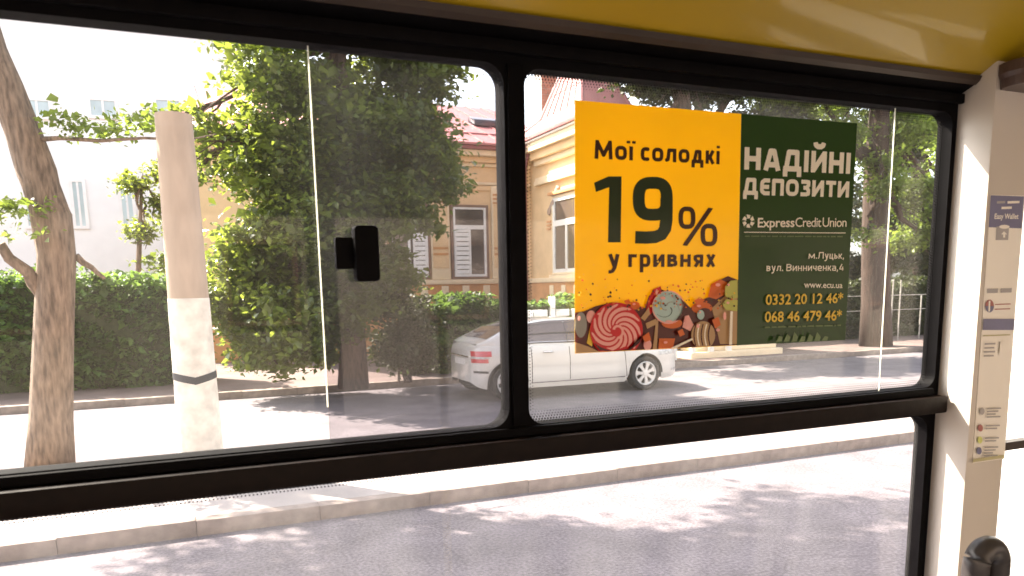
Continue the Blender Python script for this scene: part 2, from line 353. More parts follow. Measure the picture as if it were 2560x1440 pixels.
# hedges
def hedge(label, x0, x1, y0, y1, z0, z1, n, m=M_hedge, group='clipped hedges along the far pavement'):
    t = thing('hedge', label, 'hedge', ((x0 + x1) / 2, y0, 0.125), group)
    ins = 0.22
    mb = MB().box(x0 + ins, x1 - ins, y0 + ins, y1 - ins, z0, z1 - ins); mb.build('dark_core', mat('hedge_heart', (0.035, 0.045, 0.015), 1, 0.4, 9, 0.5), t)  # solid dark core so the hedge is not see-through
    u = rng.uniform(size=(n, 3)); sel = rng.uniform(size=n)
    bumpf = lambda a, b: 0.14 * np.sin(a * 1.7 + b) + 0.10 * np.sin(a * 4.3 + b * 3.1) + 0.06 * np.sin(a * 11 + b * 7)
    x = x0 + u[:, 0] * (x1 - x0); z = z0 + u[:, 2] * (z1 - z0); y = np.empty(n)
    fr = sel < 0.68
    y[fr] = y0 + np.abs(rng.normal(0, 0.13, fr.sum())) + bumpf(x[fr], z[fr] * 3)
    tp_ = ~fr; y[tp_] = y0 + u[tp_, 1] * (y1 - y0); z[tp_] = z1 - np.abs(rng.normal(0, 0.1, tp_.sum())) + bumpf(x[tp_], y[tp_])
    C = np.stack([x, y, z], 1)
    leaf_mesh('foliage', C, 0.125, m, t)
    return t
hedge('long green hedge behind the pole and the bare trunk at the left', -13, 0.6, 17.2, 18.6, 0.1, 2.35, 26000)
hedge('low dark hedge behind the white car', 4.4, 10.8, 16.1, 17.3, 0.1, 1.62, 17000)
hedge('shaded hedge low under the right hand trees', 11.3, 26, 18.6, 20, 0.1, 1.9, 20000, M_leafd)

# right hand trees
D2 = 16.2
base = Vector((at(2190, 850, D2).x, D2, 0.125))
tp = [base, at(2190, 760, D2), at(2188, 600, D2), at(2190, 430, D2), at(2200, 250, D2), at(2200, 100, D2)]
rb = [bl(2200, 470, D2 - .8, .6, .4, .35, 36), bl(2170, 590, D2 - .8, .35, .3, .2, 14), bl(2290, 600, D2 + .6, 1.0, .8, .5, 60), bl(2110, 330, D2 - .6, .8, .5, .4, 50), bl(2060, 240, D2, 1.8, 1.6, .8, 130), bl(2260, 330, D2, 1.0, 1.2, .8, 120), bl(2190, 420, D2 - .3, .7, .8, .5, 40), bl(2290, 470, D2, .9, 1.0, .75, 110), bl(2330, 560, D2 + .3, .8, .9, .5, 60), bl(2200, 110, D2, 2.2, 1.8, 1.2, 160), bl(1940, 100, D2, 2, 1.8, 1.2, 160), bl(1930, 235, D2, .9, 1, .45, 60), bl(2420, 380, D2, 1.3, 1.3, 1.3, 120)]
tree('broadleaf_tree', 'thick brown trunk with sunlit leaves just right of the poster', base, tp, [0.46, 0.40, 0.36, 0.32, 0.25, 0.16], rb, M_leafb, 0.115, mat('red_brown_bark', (0.050, 0.030, 0.022), 0.95, 0.35, 5, 0.9, stretch=(3, 3, .7)))
D3 = 17.2
base = Vector((at(1720, 800, D3).x, D3, 0.125))
tp = [base, at(1720, 600, D3), at(1715, 400, D3), at(1700, 200, D3), at(1700, -40, D3)]
rb = [bl(1655, 215, D3, .85, 1.0, .5, 110), bl(1790, 215, D3, 1.2, 1.2, .6, 150), bl(1700, 330, D3, 1.4, 1.4, .8, 110), bl(1850, 420, D3, 2, 1.6, 1.6, 160), bl(1700, 40, D3, 2.1, 1.8, 1.4, 160), bl(1880, 120, D3, 1.6, 1.5, 1.3, 110), bl(1570, 195, D3, .35, .5, .3, 14), bl(1650, 560, D3, 1.4, 1.5, 1.2, 100), bl(1640, 420, D3 - .6, 1.4, 1.5, 1.0, 120), bl(1560, 600, 15.7, .9, .7, .9, 90), bl(1690, 560, 15.6, 1.0, .7, .9, 100), bl(1830, 520, 15.6, 1.1, .7, 1.0, 110), bl(1970, 520, 15.8, 1.0, .7, 1.0, 100), bl(1900, 300, D3, 1.6, 1.4, 1.0, 110), bl(1800, 540, D3, 1.8, 1.5, 1.2, 120)]  # low clumps hidden behind the poster are added to shade the road
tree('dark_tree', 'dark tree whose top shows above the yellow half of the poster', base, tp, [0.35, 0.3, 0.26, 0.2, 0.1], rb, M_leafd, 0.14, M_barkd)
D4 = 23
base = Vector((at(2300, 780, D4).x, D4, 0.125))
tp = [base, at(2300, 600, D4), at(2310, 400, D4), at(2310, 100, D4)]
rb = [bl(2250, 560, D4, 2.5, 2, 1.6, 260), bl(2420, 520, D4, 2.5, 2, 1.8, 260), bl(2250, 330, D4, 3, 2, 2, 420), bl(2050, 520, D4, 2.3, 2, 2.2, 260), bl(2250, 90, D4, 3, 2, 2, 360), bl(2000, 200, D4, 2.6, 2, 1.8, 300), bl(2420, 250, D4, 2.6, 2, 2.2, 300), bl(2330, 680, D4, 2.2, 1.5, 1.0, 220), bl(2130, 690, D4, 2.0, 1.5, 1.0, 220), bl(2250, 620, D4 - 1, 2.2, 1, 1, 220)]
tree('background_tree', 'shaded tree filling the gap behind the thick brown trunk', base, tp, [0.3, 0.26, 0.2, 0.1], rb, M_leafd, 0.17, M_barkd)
# far left trees
D5 = 24
for px, lab, bb in ((345, 'small dark green tree standing before the white house', [bl(345, 455, D5, .45, .5, .45, 40, 16, .15), bl(395, 520, D5, .4, .4, .5, 30, 16, .15), bl(360, 590, D5, .35, .4, .5, 34, 16, .15), bl(410, 440, D5, .5, .4, .35, 30, 16, .15)]),
                    (440, 'pale sapling beside the striped pole', [bl(455, 560, D5, .5, .5, .7, 50, 16, .17), bl(470, 420, D5, .5, .5, .5, 36, 16, .17), bl(430, 660, D5, .9, .6, .4, 60, 16, .17)])):
    b0 = Vector((at(px, 700, D5).x, D5, 0.125))
    tree('garden_tree', lab, b0, [b0, at(px, 700, D5), at(px + 5, 560, D5), at(px + 10, 440, D5)], [.09, .08, .06, .03], bb, M_leaf if px < 400 else M_leafb, 0.13, group='small trees behind the long hedge')

# ------------------------------------------------------------------ pole
M_conc = mat('pole_concrete', (0.38, 0.29, 0.22), 0.9, 0.12, 4, 0.3, stretch=(2, 2, .6))
M_wht = mat('whitewash', (0.60, 0.55, 0.48), 0.8, 0.2, 7, 0.4)
pb = atz(507, 1175, 0.125); 
pole = thing('street_pole', 'thick concrete pole with whitewashed foot and dark band', 'pole', pb)
zz = at(500, 745, pb.y).z
MB().tube([(pb.x, pb.y, zz - 0.01), (pb.x, pb.y, 2.9), (pb.x, pb.y, at(480, 290, pb.y).z)], [0.196, 0.183, 0.172], 20).build('shaft', M_conc, pole, smooth=True).data.set_sharp_from_angle(angle=R_(50))
MB().tube([(pb.x, pb.y, 0.1), (pb.x, pb.y, 1.0), (pb.x, pb.y, zz)], [0.225, 0.21, 0.2], 20).build('painted_foot', M_wht, pole, smooth=True).data.set_sharp_from_angle(angle=R_(50))
mb = MB(); N = 20; vs = []; zc = at(505, 945, pb.y).z
for k in range(N):
    a = 2 * math.pi * k / N; r = 0.2135
    dz = 0.05 * abs(math.cos(a)) 
    vs += [(pb.x + r * math.cos(a), pb.y + r * math.sin(a), zc + dz - 0.045), (pb.x + r * math.cos(a), pb.y + r * math.sin(a), zc + dz + 0.03)]
mb.add(vs, [(2 * k, 2 * ((k + 1) % N), 2 * ((k + 1) % N) + 1, 2 * k + 1) for k in range(N)])
mb.build('dark_band', mat('black_band', (0.03, 0.03, 0.035), 0.6, 0.2, 5), pole, smooth=True)

# ------------------------------------------------------------------ peach building
M_cream = mat('cream_stucco', (0.78, 0.55, 0.31), 0.9, 0.08, 2.5, 0.15)
M_cream2 = mat('pale_stucco_trim', (0.84, 0.68, 0.46), 0.9, 0.08, 3, 0.1)
M_plinth = mat('orange_plinth', (0.62, 0.30, 0.12), 0.9, 0.12, 3, 0.2)
M_roof = mat('red_sheet_roof', (0.42, 0.16, 0.15), 0.45, 0.12, 2, 0.1, spec=0.5)
M_roofd = mat('roof_trim', (0.30, 0.10, 0.10), 0.5, 0.1, 3)
M_frame = mat('white_window_paint', (0.80, 0.79, 0.76), 0.5, 0.05, 5)
M_brown = mat('window_surround', (0.22, 0.13, 0.09), 0.7, 0.15, 5)
def winglass(name, col):
    m = mat(name, col, 0.05, 0.25, 0.8, spec=0.9); return m
M_pane = winglass('dark_window_glass', (0.10, 0.075, 0.065))
FY = 22.0; XL = at(880, 700, FY).x; XC = at(1325, 500, FY).x; ZE = at(1200, 372, FY).z; ZS = at(1180, 700, FY).z
b = thing('peach_house', 'one storey peach stucco building with red sheet roof and a turret wing', 'building', ((XL + XC) / 2, FY, 0.125))
MB().box(XL - 4, XC + 6, FY, FY + 9, 0.1, ZE - .02).build('wall', M_cream, b)
MB().box(XL - 4, XC - 0.01, FY - 0.10, FY - 0.002, 0.1, ZS - 0.12).build('plinth', M_plinth, b)
MB().box(XL - 4, XC - 0.012, FY - 0.16, FY - 0.002, ZS - 0.12, ZS + 0.02).build('sill_course', M_cream2, b, bevel=.02)
def cornice(z, y0, prof, name='cornice'):
    # prof: list of (out, z0, z1)
    for out, a, c, m in prof:
        MB().box(XL - 4, XC - 0.02 - 0.004 * out, y0 - out, y0 - 0.002, z + a, z + c).build(name, m, b, bevel=0.012)
cornice(ZE, FY, [(0.55, -0.10, -0.003, M_roofd), (0.42, -0.26, -0.104, M_cream2), (0.22, -0.42, -0.264, M_cream), (0.10, -0.52, -0.424, M_cream2), (0.10, -1.04, -0.96, M_cream2), (0.06, -1.20, -1.06, M_cream)])
# main roof
RZ = at(1200, 270, FY + 6).z
MB().prismx([(FY - 0.62, ZE), (FY - 0.62, ZE + 0.06), (FY + 6, RZ), (FY + 12, ZE)], XL - 4, XC + 1.2).build('roof', M_roof, b)
rf = b.children[-1]
sl = (RZ - ZE - .06) / 6.62
ribs = None
for i in range(24):
    x = XL - 3.6 + i * 0.62
    if x > XC + 1: break
    mb = MB(); mb.prismx([(FY - 0.6, ZE + 0.065), (FY - 0.6, ZE + 0.105), (FY + 5.95, RZ + 0.035), (FY + 5.95, RZ - 0.005)], x, x + 0.035); 
    if ribs is None: ribs = mb.build('seam', M_roof, rf); x00 = x
    else:
        o = ribs.copy(); COL.objects.link(o); o.location.x = x - x00
q = at(1182, 330, FY + 2.0); yy = FY + 2.2; zq = ZE + 0.06 + sl * (yy - FY + .62)
hx = at(1180, 325, yy).x; hx2 = at(1245, 325, yy).x
MB().prismx([(yy - .25, zq - .05), (yy - .25, zq + .13), (yy + .35, zq + .32), (yy + .35, zq + .12)], hx, hx2).build('roof_hatch', mat('hatch_glass', (0.05, 0.05, 0.06), 0.2, 0.2, 3), b, bevel=.01)
MB().box(XL, XC - .5, yy - 1.6, yy - 1.57, zq - .68, zq - .56).build('snow_guard', M_roofd, b)
# pilasters on the facade
for pa_, pc_ in ((1075, 1122), (1228, 1262), (918, 965)):
    x0 = at(pa_, 600, FY).x; x1 = at(pc_, 600, FY).x
    pl = MB().box(x0, x1, FY - 0.09, FY - 0.002, ZS + 0.03, ZE - 1.06).build('pilaster', M_cream2, b, bevel=.012)
    MB().box(x0 + .05, x1 - .05, FY - .105, FY - .093, ZS + .35, ZE - 1.6).build('sunk_panel', M_cream, pl)
    for k in range(3):
        MB().box(x0 + .04, x1 - .04, FY - .115, FY - .092, ZE - 1.34 - k * .12, ZE - 1.29 - k * .12).build('moulding', M_plinth, pl)
    for k in range(2):
        MB().box(x0 + .06, x1 - .06, FY - .118, FY - .107, ZS + .9 - k * .17, ZS + .96 - k * .17).build('moulding', M_plinth, pl)
def window_front(pxl, pxr, ztop, shutter, parent):
    x0 = at(pxl, 600, FY).x; x1 = at(pxr, 600, FY).x; z0 = ZS + 0.04; z1 = ztop
    wd = MB(); inn = (x0 + .07, x1 - .07, z0 + .06, z1 - .07)
    frame_plate(wd, x0, x1, z0, z1, inn, .01, FY - .10, FY - .01); wf = clean(wd.build('window', M_brown, parent))
    mb = MB(); frame_plate(mb, inn[0] + .002, inn[1] - .002, inn[2] + .002, inn[3] - .002, (inn[0] + .07, inn[1] - .07, inn[2] + .07, inn[3] - .06), .01, FY - .085, FY - .03)
    clean(mb.build('frame', M_frame, wf))
    zt = z0 + (z1 - z0) * .70; xm = (x0 + x1) / 2 - 0.02
    MB().box(inn[0] + .01, inn[1] - .01, FY - .082, FY - .032, zt - .06, zt + .06).build('transom', M_frame, wf)
    MB().box(xm - .035, xm + .035, FY - .080, FY - .034, inn[2] + .01, zt).build('mullion', M_frame, wf)
    for a, c, e, g in ((inn[0] + .04, xm, inn[2] + .04, zt), (xm, inn[1] - .04, inn[2] + .04, zt), (inn[0] + .04, inn[1] - .04, zt, inn[3] - .03)):
        MB().box(a, c, FY - .052, FY - .046, e, g).build('pane', M_pane, wf)
    # white louvred shutter covering one half, slats one by one
    if shutter == 'L': s0, s1 = inn[0] + .02, xm + .03
    else: s0, s1 = xm + .1, inn[1] - .0
    sh = MB(); frame_plate(sh, s0, s1, inn[2], zt - .07, (s0 + .06, s1 - .06, inn[2] + .08, zt - .15), .005, FY - .128, FY - .104)
    sf = clean(sh.build('shutter', M_frame, parent)); nsl = 9; hh = (zt - .15 - inn[2] - .08) / nsl; first = None
    for k in range(nsl):
        zc_ = inn[2] + .08 + hh * (k + .5)
        if first is None:
            first = MB().add([(s0 + .058, FY - .126, zc_ - hh * .42), (s1 - .058, FY - .126, zc_ - hh * .42), (s1 - .058, FY - .109, zc_ + hh * .40), (s0 + .058, FY - .109, zc_ + hh * .40),
                       (s0 + .058, FY - .120, zc_ - hh * .46), (s1 - .058, FY - .120, zc_ - hh * .46), (s1 - .058, FY - .103, zc_ + hh * .36), (s0 + .058, FY - .103, zc_ + hh * .36)],
                      [(0, 1, 2, 3), (7, 6, 5, 4), (0, 4, 5, 1), (3, 2, 6, 7), (0, 3, 7, 4), (1, 5, 6, 2)]).build('slat', M_frame, sf); zf = zc_
        else:
            o = first.copy(); COL.objects.link(o); o.location.z = zc_ - zf
    # curtain edge seen inside the glass
    return wf
ZT = at(1180, 513, FY).z
window_front(1126, 1219, ZT, 'L', b)
window_front(972, 1072, ZT, 'R', b)
window_front(825, 915, ZT, 'L', b)
for k in range(6):
    x = at(945 + k * 52, 720, FY).x
    MB().box(x, x + .22, FY - .125, FY - .102, ZS - .75, ZS - .16).build('plinth_panel', M_cream2, b, bevel=.01)
# wing
WY = 18.5; WX = XC; WX2 = WX + 1.5; ZW = ZE + 0.25
MB().box(WX, WX2, WY, FY + 0.5, 0.1, ZW - .02).build('wing_wall', M_cream, b)
MB().box(WX - .1, WX2 + .1, WY - .1, FY - .165, 0.1, ZS - .12).build('wing_plinth', M_plinth, b)
MB().box(WX - .16, WX2 + .16, WY - .16, FY - .17, ZS - .118, ZS + .02).build('wing_sill_course', M_cream2, b, bevel=.02)
for out, a, c, m in [(0.50, -0.10, -0.003, M_roofd), (0.44, -.16, -.104, M_frame), (0.38, -0.40, -0.164, M_cream2), (0.24, -0.62, -0.404, M_cream), (0.12, -0.78, -0.624, M_cream2), (0.09, -1.22, -1.12, M_cream2), (0.13, -1.34, -1.22, M_cream2)]:
    MB().box(WX - out, WX2 + out, WY - out, FY - .56 + out * .1, ZW + a, ZW + c).build('wing_cornice', m, b, bevel=.012)
AP = Vector((at(1459, 57, 20.2).x, 20.2, at(1459, 57, 20.2).z))
x0, x1, y0, y1 = WX - .5, WX2 + .35, WY - .5, FY + .2
br = [(x0, y0), (x1, y0), (x1, y1), (x0, y1)]; r2 = [(AP.x - .75, AP.y - 1.25), (AP.x + .75, AP.y - 1.25), (AP.x + .75, AP.y + 1.3), (AP.x - .75, AP.y + 1.3)]
zk = ZW + .55
mb = MB(); mb.add([(x, y, ZW) for x, y in br] + [(x, y, zk) for x, y in r2] + [tuple(AP)],
       [(0, 1, 5, 4), (1, 2, 6, 5), (2, 3, 7, 6), (3, 0, 4, 7), (4, 5, 8), (5, 6, 8), (6, 7, 8), (7, 4, 8), (3, 2, 1, 0)])
tr_ = mb.build('turret_roof', M_roof, b)
for i in range(4):
    MB().tube([(*br[i], ZW + .02), (*r2[i], zk + .02), tuple(AP)], [.05, .05, .04], 6).build('hip_flashing', mat('pale_metal', (0.6, 0.5, 0.48), 0.4, 0.1, 3) if i in (3,) else M_roofd, tr_)
A = Vector((*r2[3], zk)); B = Vector((*r2[0], zk))
for k in range(1, 6):
    p0 = A.lerp(B, k / 6); p1 = p0.lerp(AP, .86)
    MB().tube([p0 + Vector((-.01, 0, .01)), p1 + Vector((-.01, 0, .01))], .014, 4).build('seam', M_roof, tr_)
for zt in (.25, .5, .72):
    MB().tube([A.lerp(AP, zt), B.lerp(AP, zt)], .016, 4).build('seam', M_roof, tr_)
# wing side window
z0 = at(1390, 682, 20.3).z + .0; z1 = atx(1387, 496, WX).z
ya = atx(1384, 600, WX).y; yb2 = ya - 1.75
def plate_x(x, ya, yb, z0, z1, hole, t, name, m, par):
    mb = MB(); frame_plate(mb, ya, yb, z0, z1, hole, .01, 0, t)
    mb.v = [(x + v[1], v[0], v[2]) for v in mb.v]; return clean(mb.build(name, m, par))
wf = plate_x(WX - .06, yb2, ya, z0 - .05, z1 + .05, (yb2 + .05, ya - .05, z0, z1), .055, 'window', M_cream2, b)
plate_x(WX - .05, yb2 + .05, ya - .05, z0, z1, (yb2 + .16, ya - .16, z0 + .1, z1 - .1), .045, 'frame', M_frame, wf)
zt = z0 + (z1 - z0) * .66
MB().box(WX - .052, WX - .01, yb2 + .1, ya - .1, zt - .08, zt + .08).build('transom', M_frame, wf)
MB().box(WX - .05, WX - .012, (ya + yb2) / 2 - .05, (ya + yb2) / 2 + .05, z0 + .08, zt).build('mullion', M_frame, wf)
MB().box(WX - .02, WX - .014, yb2 + .12, ya - .12, z0 + .05, z1 - .05).build('pane', M_pane, wf)
MB().box(WX - .12, WX - .002, yb2 - .1, ya + .1, z0 - .2, z0 - .06).build('sill', M_cream2, wf, bevel=.02)
MB().box(WX - .14, WX - .002, yb2 - .12, ya + .12, z1 + .08, z1 + .17).build('hood_moulding', M_plinth, wf, bevel=.02)
M_orn = mat('grey_ornament', (0.36, 0.26, 0.2), .9, .3, 9, .5)
for k in range(9):
    y = ya + .22 - k * .07; z = z1 - .35 + .06 * k if k < 5 else z1 + .05 + .05 * (k - 4)
    mb = MB(); bm_ = bmesh.new(); bmesh.ops.create_icosphere(bm_, subdivisions=2, radius=.09)
    me = bpy.data.meshes.new('leaf_ornament'); 
    for v in bm_.verts: v.co = Vector((v.co.x * .5, v.co.y * random.uniform(.8, 1.2), v.co.z * random.uniform(.8, 1.3))) + v.co * random.uniform(-.1, .1)
    bm_.to_mesh(me); bm_.free(); me.materials.append(M_orn); o = link('leaf_ornament', me, b); o.location = Vector((WX - .03, y, z))
for k in range(3):
    MB().box(WX - .05, WX - .002, ya + .1, ya + .36, z1 - .65 - k * .1, z1 - .6 - k * .1).build('moulding', M_plinth, b)
for k in range(3):
    MB().box(WX - .13, WX - .101, ya - .2 - k * .75, ya + .05 - k * .75, ZS - .75, ZS - .2).build('plinth_panel', M_cream2, b, bevel=.02)
# drainpipe in the inner corner
dp = at(1322, 500, FY - .25)
MB().tube([(dp.x - .12, FY - .5, ZE - .1), (dp.x - .1, FY - .2, ZE - .7), (dp.x - .1, FY - .2, .2)], .06, 10).build('drainpipe', M_roofd, b, smooth=True)
for k in range(4):
    MB().tube([(dp.x - .1, FY - .2, 1.2 + 1.2 * k), (dp.x - .1, FY - .2, 1.28 + 1.2 * k)], .075, 10).build('pipe_bracket', M_brown, b)
# chimney
cy_ = FY + 5; c0 = at(1354, 240, cy_); c1 = at(1392, 240, cy_); ctop = at(1370, 150, cy_).z
ch = MB().box(c0.x, c1.x, cy_, cy_ + .6, RZ - 1.2, ctop).build('chimney', mat('mortar', (.35, .3, .27), .95, .2, 9, .3), b)
M_brick = mat('chimney_brick', (0.30, 0.12, 0.085), .9, .3, 6, .4)
rows = 14; hh = (ctop - RZ + 1.2) / rows / 1.0; mb = MB()
for r in range(rows):
    for k in range(3):
        wv = (c1.x - c0.x) / 2.5; xa = c0.x + (k - (.5 if r % 2 else 0)) * wv; xb = xa + wv - .02
        xa = max(xa, c0.x); xb = min(xb, c1.x)
        if xb - xa > .03: mb.box(xa, xb, cy_ - .02, cy_ - .001, RZ - 1.2 + r * hh + .01, RZ - 1.2 + (r + 1) * hh - .01)
mb.build('brickwork', M_brick, ch)

# ------------------------------------------------------------------ white house far left
M_whouse = mat('white_render', (0.82, 0.82, 0.80), .9, .03, 2)
M_teal = mat('teal_glass', (0.45, 0.55, 0.56), .15, .2, 1)
hy = 36
def hxz(px, py): q = at(px, py, hy); return q.x, q.z
xa = hxz(-500, 500)[0]; xb = hxz(640, 500)[0]; zt = hxz(200, -140)[1]
wh = thing('white_house', 'blown out white house far behind the long hedge at the left', 'house', ((xa + xb) / 2, hy, 0))
MB().box(xa, xb, hy, hy + 8, 0, zt).build('wall', M_whouse, wh)
MB().prismx([(hy - .6, zt), (hy + 4, zt + 2.4), (hy + 8.6, zt)], xa - .4, xb + .4).build('roof', mat('pale_tiles', (.75, .73, .70), .8, .1, 3), wh)
for (pa_, pb_, pc_, pd_) in ((225, 290, 250, 292), (180, 216, 455, 565), (60, 96, 455, 565), (300, 336, 455, 565), (-60, -20, 455, 565), (60, 125, 250, 292), (390, 455, 250, 292)):
    x0, z1 = hxz(pa_, pc_); x1, z0 = hxz(pb_, pd_)
    mb = MB(); frame_plate(mb, x0 - .12, x1 + .12, z0 - .12, z1 + .12, (x0, x1, z0, z1), .01, hy - .08, hy - .005); wf = clean(mb.build('window', M_frame, wh))
    MB().box(x0, x1, hy - .05, hy - .03, z0, z1).build('pane', M_teal, wf)
    MB().box((x0 + x1) / 2 - .04, (x0 + x1) / 2 + .04, hy - .07, hy - .052, z0, z1).build('mullion', M_frame, wf)

# ------------------------------------------------------------------ white fence behind the car, railing at right
fy = 15.85
fx0 = at(1310, 770, fy).x; fz1 = at(1370, 774, fy).z; fz0 = at(1370, 791, fy).z; ft = at(1370, 742, fy).z
fe = thing('garden_fence', 'low white fence of posts and boards between the hedge and the white car', 'fence', (fx0, fy, 0.125))
x = fx0 + .1; i = 0
while x < fx0 + 6:
    MB().box(x, x + .13, fy, fy + .1, .12, ft if i % 2 else fz1).build('post', M_frame, fe, bevel=.01)
    MB().box(x + .16, x + .50, fy + .02, fy + .06, fz0, fz1).build('board', M_frame, fe, bevel=.008)
    x += .56; i += 1
ry = 17.5; M_rlg = mat('grey_paint', (.34, .32, .29), .6, .2, 5)
ra = at(2215, 740, ry); rl = thing('metal_railing', 'thin pale metal railing beyond the paving right of the poster', 'railing', (ra.x, ry, .125))
zz1 = at(2240, 738, ry).z
MB().tube([(ra.x - 2, ry, zz1), (ra.x + 7, ry, zz1)], .012, 6).build('rail', M_rlg, rl); MB().tube([(ra.x - 2, ry, zz1 - .45), (ra.x + 7, ry, zz1 - .45)], .009, 6).build('rail', M_rlg, rl)
for px in (2205, 2228, 2247, 2300, 2350):
    q = at(px, 800, ry); MB().tube([(q.x, ry, .1), (q.x, ry, at(px, 700 if px in (2228, 2247) else 738, ry).z)], .02, 8).build('post', M_rlg, rl)
# low pale garden wall beyond the car, under the poster
q0 = at(1722, 880, 15.9); q1 = at(1950, 880, 15.9)
lw = thing('low_wall', 'low pale stepped wall in front of the white car bonnet', 'wall', (q0.x, 15.9, .125))
for k, (a, c) in enumerate(((0, .16), (.16, .32), (.32, .46))):
    MB().box(q0.x + .25 * k, q1.x, 15.8 + .25 * k, 16.6, .125 + a, .125 + c - .006).build('step', M_cream2, lw, bevel=.015)

# ------------------------------------------------------------------ pavement and an unseen house added behind the bus, for bounce light and reflections
struct(MB().box(-300, 300, -16, -9, -0.02, 0.125).build('pavement', M_pave))
ab = thing('added_house', 'unseen house added behind the bus to bounce sunlight into it', 'building', (0, -14, 0))
MB().box(-26, 26, -24, -14, 0.1, 10.5).build('wall', mat('bounce_plaster', (0.28, 0.23, 0.18), .9, .15, 1), ab)
MB().box(-26.4, 26.4, -24.4, -13.6, 10.51, 10.8).build('roof', M_roofd, ab)
wo = None
for r in range(3):
    for k in range(12):
        if wo is None:
            mb = MB(); frame_plate(mb, -.7, .7, 0, 1.7, (-.6, .6, .1, 1.6), .01, -13.998, -13.9); wo = clean(mb.build('window', M_brown, ab)); pn = MB().box(-.6, .6, -13.96, -13.95, .1, 1.6).build('pane', M_pane, wo); o = wo; c = None
        else:
            o = wo.copy(); COL.objects.link(o); c = pn.copy(); COL.objects.link(c); c.parent = o
        o.location = (-23 + k * 4.1, 0, 1.3 + r * 3.1)
        if c: c.matrix_parent_inverse = pn.matrix_parent_inverse
# ================================================================== WHITE CAR
CARX = 4.40; CARY = 13.22; CL = 4.58
M_paint = mat('white_car_paint', (0.62, 0.60, 0.56), 0.3, 0.03, 2, coat=0.8)
M_cglass = mat('car_glass', (0.10, 0.075, 0.075), 0.06, 0.1, 2, spec=1.0)
M_black = mat('black_rubber', (0.022, 0.020, 0.020), 0.8, 0.2, 9, 0.2)
M_trimb = mat('black_gap', (0.02, 0.018, 0.018), 0.7, 0.1, 9)
M_chrome = mat('chrome_trim', (0.75, 0.74, 0.72), 0.15, 0.03, 3, metal=1.0)
M_alloy = mat('alloy_rim', (0.68, 0.67, 0.65), 0.35, 0.08, 6, metal=0.35)
M_red = mat('tail_red', (0.55, 0.03, 0.05), 0.15, 0.2, 30, coat=1.0)
M_lampw = mat('lamp_clear', (0.45, 0.44, 0.43), 0.08, 0.35, 20, coat=1.0)
ip = lambda x, xs, ys: float(np.interp(x, xs, ys))
def sm(xs, ys):
    # smooth table
    g = np.linspace(xs[0], xs[-1], 400); v = np.interp(g, xs, ys); k = np.ones(11) / 11
    vp = np.concatenate([2 * v[0] - v[5:0:-1], v, 2 * v[-1] - v[-2:-7:-1]]); v = np.convolve(vp, k, 'valid')
    return lambda x: float(np.interp(x, g, v))
WU = sm([.27, .31, .38, .52, .9, 3.6, 4.1, 4.35, 4.5, 4.62], [.52, .64, .75, .84, .90, .905, .86, .79, .68, .48])
ZSH = sm([.27, .31, .45, .9, 2.2, 3.4, 3.9, 4.25, 4.45, 4.62], [.86, .955, .985, .965, .94, .93, .88, .79, .68, .55])
ZBO = sm([.27, .33, .45, .5, 3.5, 4.2, 4.4, 4.62], [.33, .25, .22, .21, .19, .20, .22, .30])
ZRF = sm([.36, .52, .95, 1.2, 1.7, 2.3, 2.7, 3.1, 3.58], [1.01, 1.07, 1.275, 1.355, 1.415, 1.42, 1.385, 1.23, .955])
UW = (0.85, 3.67); RW = 0.325; RA = 0.372
def inset(z): return 0.05 * max(0, (.36 - z) / .2) ** 1.4 + 0.075 * max(0, (z - .58) / .4) ** 2 + (0.006 if .50 < z < .56 else 0)
def side(u, z): return WU(u) - inset(z)
us = sorted(set([.27, .28, .30, .33, .37, .41, .45] + [round(x, 3) for x in np.arange(.5, 4.3, .07)] + [4.3, 4.37, 4.43, 4.48, 4.52, 4.57, 4.60, 4.62] +
    [round(c + RA * math.cos(a), 4) for c in UW for a in np.linspace(0, math.pi, 21)]))
def zbot(u):
    z = ZBO(u)
    for c in UW:
        if abs(u - c) < RA: z = max(z, RW + math.sqrt(max(0, RA * RA - (u - c) ** 2)))
    return z
car = thing('white_sedan', 'white four door saloon parked facing right, half hidden by the window post and poster', 'car', (CARX + 2.3, CARY, 0))
NR = 11; NT = 6
def sec(u):
    zb = zbot(u); zs = ZSH(u); pts = []
    for k in range(NR + 1):
        t = k / NR; z = zb + (zs - .035 - zb) * t; pts.append((side(u, z), z))
    w0 = side(u, zs - .035)
    pts.append((w0 - .015, zs - .012)); pts.append((w0 - .045, zs))
    cr = 0.035 + .03 * math.sin(math.pi * u / CL)
    for k in range(1, NT + 1):
        t = k / NT; pts.append(((w0 - .045) * (1 - t), zs + cr * (1 - (1 - t) ** 2)))
    return pts
mb = MB(); cols = []
for u in us:
    s = sec(u); full = [(-y, z) for y, z in s] + [(y, z) for y, z in s[-2::-1]]
    cols.append(len(mb.v)); mb.v += [(CARX + u, CARY + y, z) for y, z in full]
n = len(full)
for a, c in zip(cols, cols[1:]):
    for k in range(n - 1): mb.f.append((a + k, c + k, c + k + 1, a + k + 1))
mb.f.append(tuple(cols[0] + k for k in range(n))); mb.f.append(tuple(cols[-1] + k for k in range(n - 1, -1, -1)))
body = mb.build('body', M_paint, car, smooth=True); body.data.set_sharp_from_angle(angle=R_(42))
